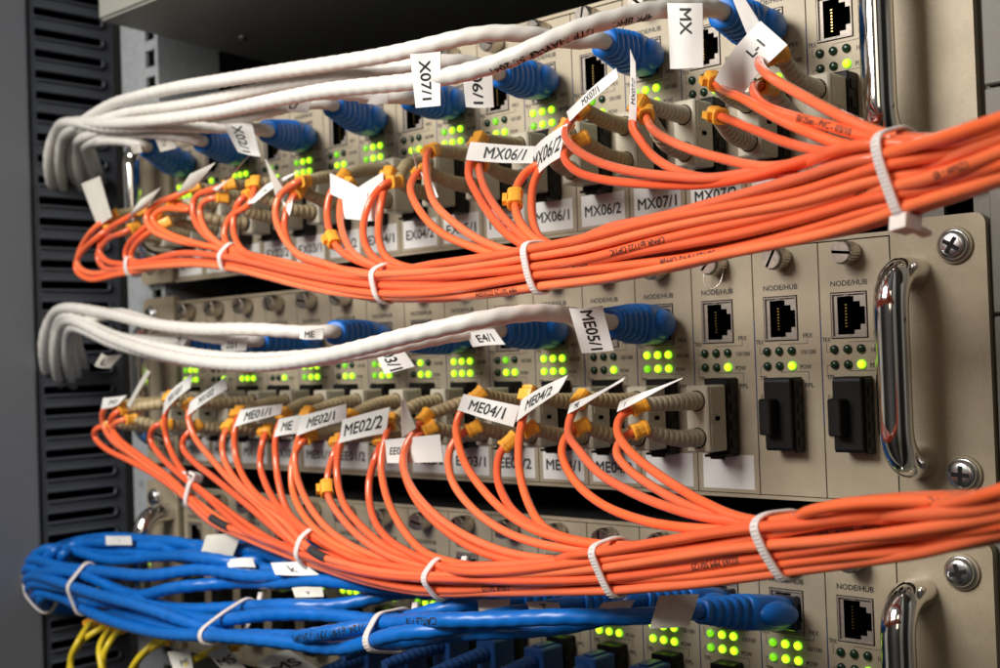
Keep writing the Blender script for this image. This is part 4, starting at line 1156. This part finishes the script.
flag(DUP['B',13],[(166,399),(193,374),(190,388),(163,415)],[-52,-57,-57,-52],'MX10/1',0.5,fit=.85)
flag(DUP['B',15],[(104,398),(126,395),(120,405),(101,409)],[-52,-50,-50,-53],'MX',0.5)
flag(DUP['B',14],[(126,405),(147,370),(150,372),(130,408)],[-52,-58,-58,-52],None,mt='tag_dull',curl=.3)
# on the white cables (read downwards)
flag(wt[1],[(411,54),(439,52),(443,105),(416,108)],[-113,-113,-108,-108],'X07/1',0.36,vertical=True,fit=.74)
flag(wt[1],[(667,3),(701,3),(705,67),(670,69)],[-76,-76,-72,-72],'MX',0.30,vertical=True,off=(.12,-.22),fit=.42)
flag(wt[5],[(463,69),(492,68),(495,107),(466,107)],[-66,-66,-62,-62],'06/1',0.34,vertical=True,off=(.05,0))
flag(wt[7],[(359,95),(389,94),(388,103),(358,104)],[-62,-62,-60,-60],None,curl=.4)
flag(wt[9],[(284,97),(312,96),(309,112),(280,110)],[-60,-60,-57,-57],'L7',0.5)
flag(wt[11],[(224,124),(250,122),(263,156),(238,152)],[-60,-58,-54,-56],'X02/1',0.36,vertical=True,fit=.85)
flag(wt[13],[(154,136),(173,134),(177,148),(160,152)],[-52,-52,-50,-50],'L7',0.4,mt='tag_dull')
flag(wt[15],[(131,146),(140,143),(143,152),(134,154)],[-52,-52,-50,-50],None,mt='tag_dull',curl=.2)
flag(wb[3],[(569,308),(602,307),(614,349),(582,353)],[-72,-66,-60,-66],'ME05/1',0.36,vertical=True,fit=.9)
flag(wb[5],[(466,333),(494,329),(506,344),(473,347)],[-60,-58,-56,-58],'E4/1',0.5)
flag(wb[7],[(374,352),(403,347),(413,367),(385,374)],[-62,-60,-58,-60],'03/1',0.4,vertical=True,fit=.9)
flag(wb[9],[(301,327),(323,328),(323,339),(300,338)],[-62,-62,-60,-60],'ME',0.6,vertical=False)
flag(wb[11],[(222,337),(247,337),(247,350),(222,350)],[-54,-54,-52,-52],'Z01',0.5,vertical=False)
flag(wb[13],[(167,337),(189,336),(184,345),(172,344)],[-52,-52,-50,-50],'T',0.5)
flag(wb[5],[(102,353),(120,356),(112,367),(95,365)],[-54,-54,-50,-50],'L',0.5,mt='tag_dull')
# on the blue cables
flag(bt[1],[(659,596),(699,594),(689,627),(650,629)],[-62,-58,-60,-66],None,mt='tag_dull',curl=.6)
flag(bt[2],[(603,602),(635,600),(628,612),(594,614)],[-62,-58,-60,-64],None,mt='tag_dull',curl=.4)
flag(bt[3],[(526,602),(558,602),(562,612),(532,614)],[-66,-64,-64,-68],'T',0.55,mt='tag_dull',curl=.3)
flag(bt[4],[(478,600),(510,599),(510,610),(479,611)],[-62,-60,-62,-64],None,mt='tag_dull',curl=.3)
flag(bt[5],[(271,563),(300,561),(320,575),(276,575)],[-64,-62,-62,-66],'k',0.5,mt='tag',curl=.3)
flag(bt[6],[(292,588),(322,587),(324,597),(296,598)],[-66,-64,-64,-68],'v',0.5,mt='tag_dull',curl=.3)
flag(bt[7],[(226,559),(253,558),(255,567),(228,568)],[-60,-58,-58,-62],None,mt='tag',curl=.3)
flag(bt[9],[(206,535),(242,533),(232,556),(198,562)],[-55,-53,-53,-57],None,mt='tag_dull',curl=.4)
flag(bt[10],[(106,536),(131,536),(132,545),(107,545)],[-52,-52,-52,-52],'v',0.3,mt='tag',curl=.3)

# wire ring hanging from a thumbscrew of the middle unit
mb=MB(); a=np.linspace(0,2*np.pi,40)
c=np.array([-3*PW+12.0,-4.0,76.5]); tube(mb,np.stack([c[0]+3.9*np.cos(a),np.full(40,c[1])+1.5*np.sin(a),c[2]+4.6*np.sin(a)],1),0.25,6)
tag(mb.build('wire_ring','nickel'),'thin wire ring hanging from a thumbscrew below the orange bundle','ring')
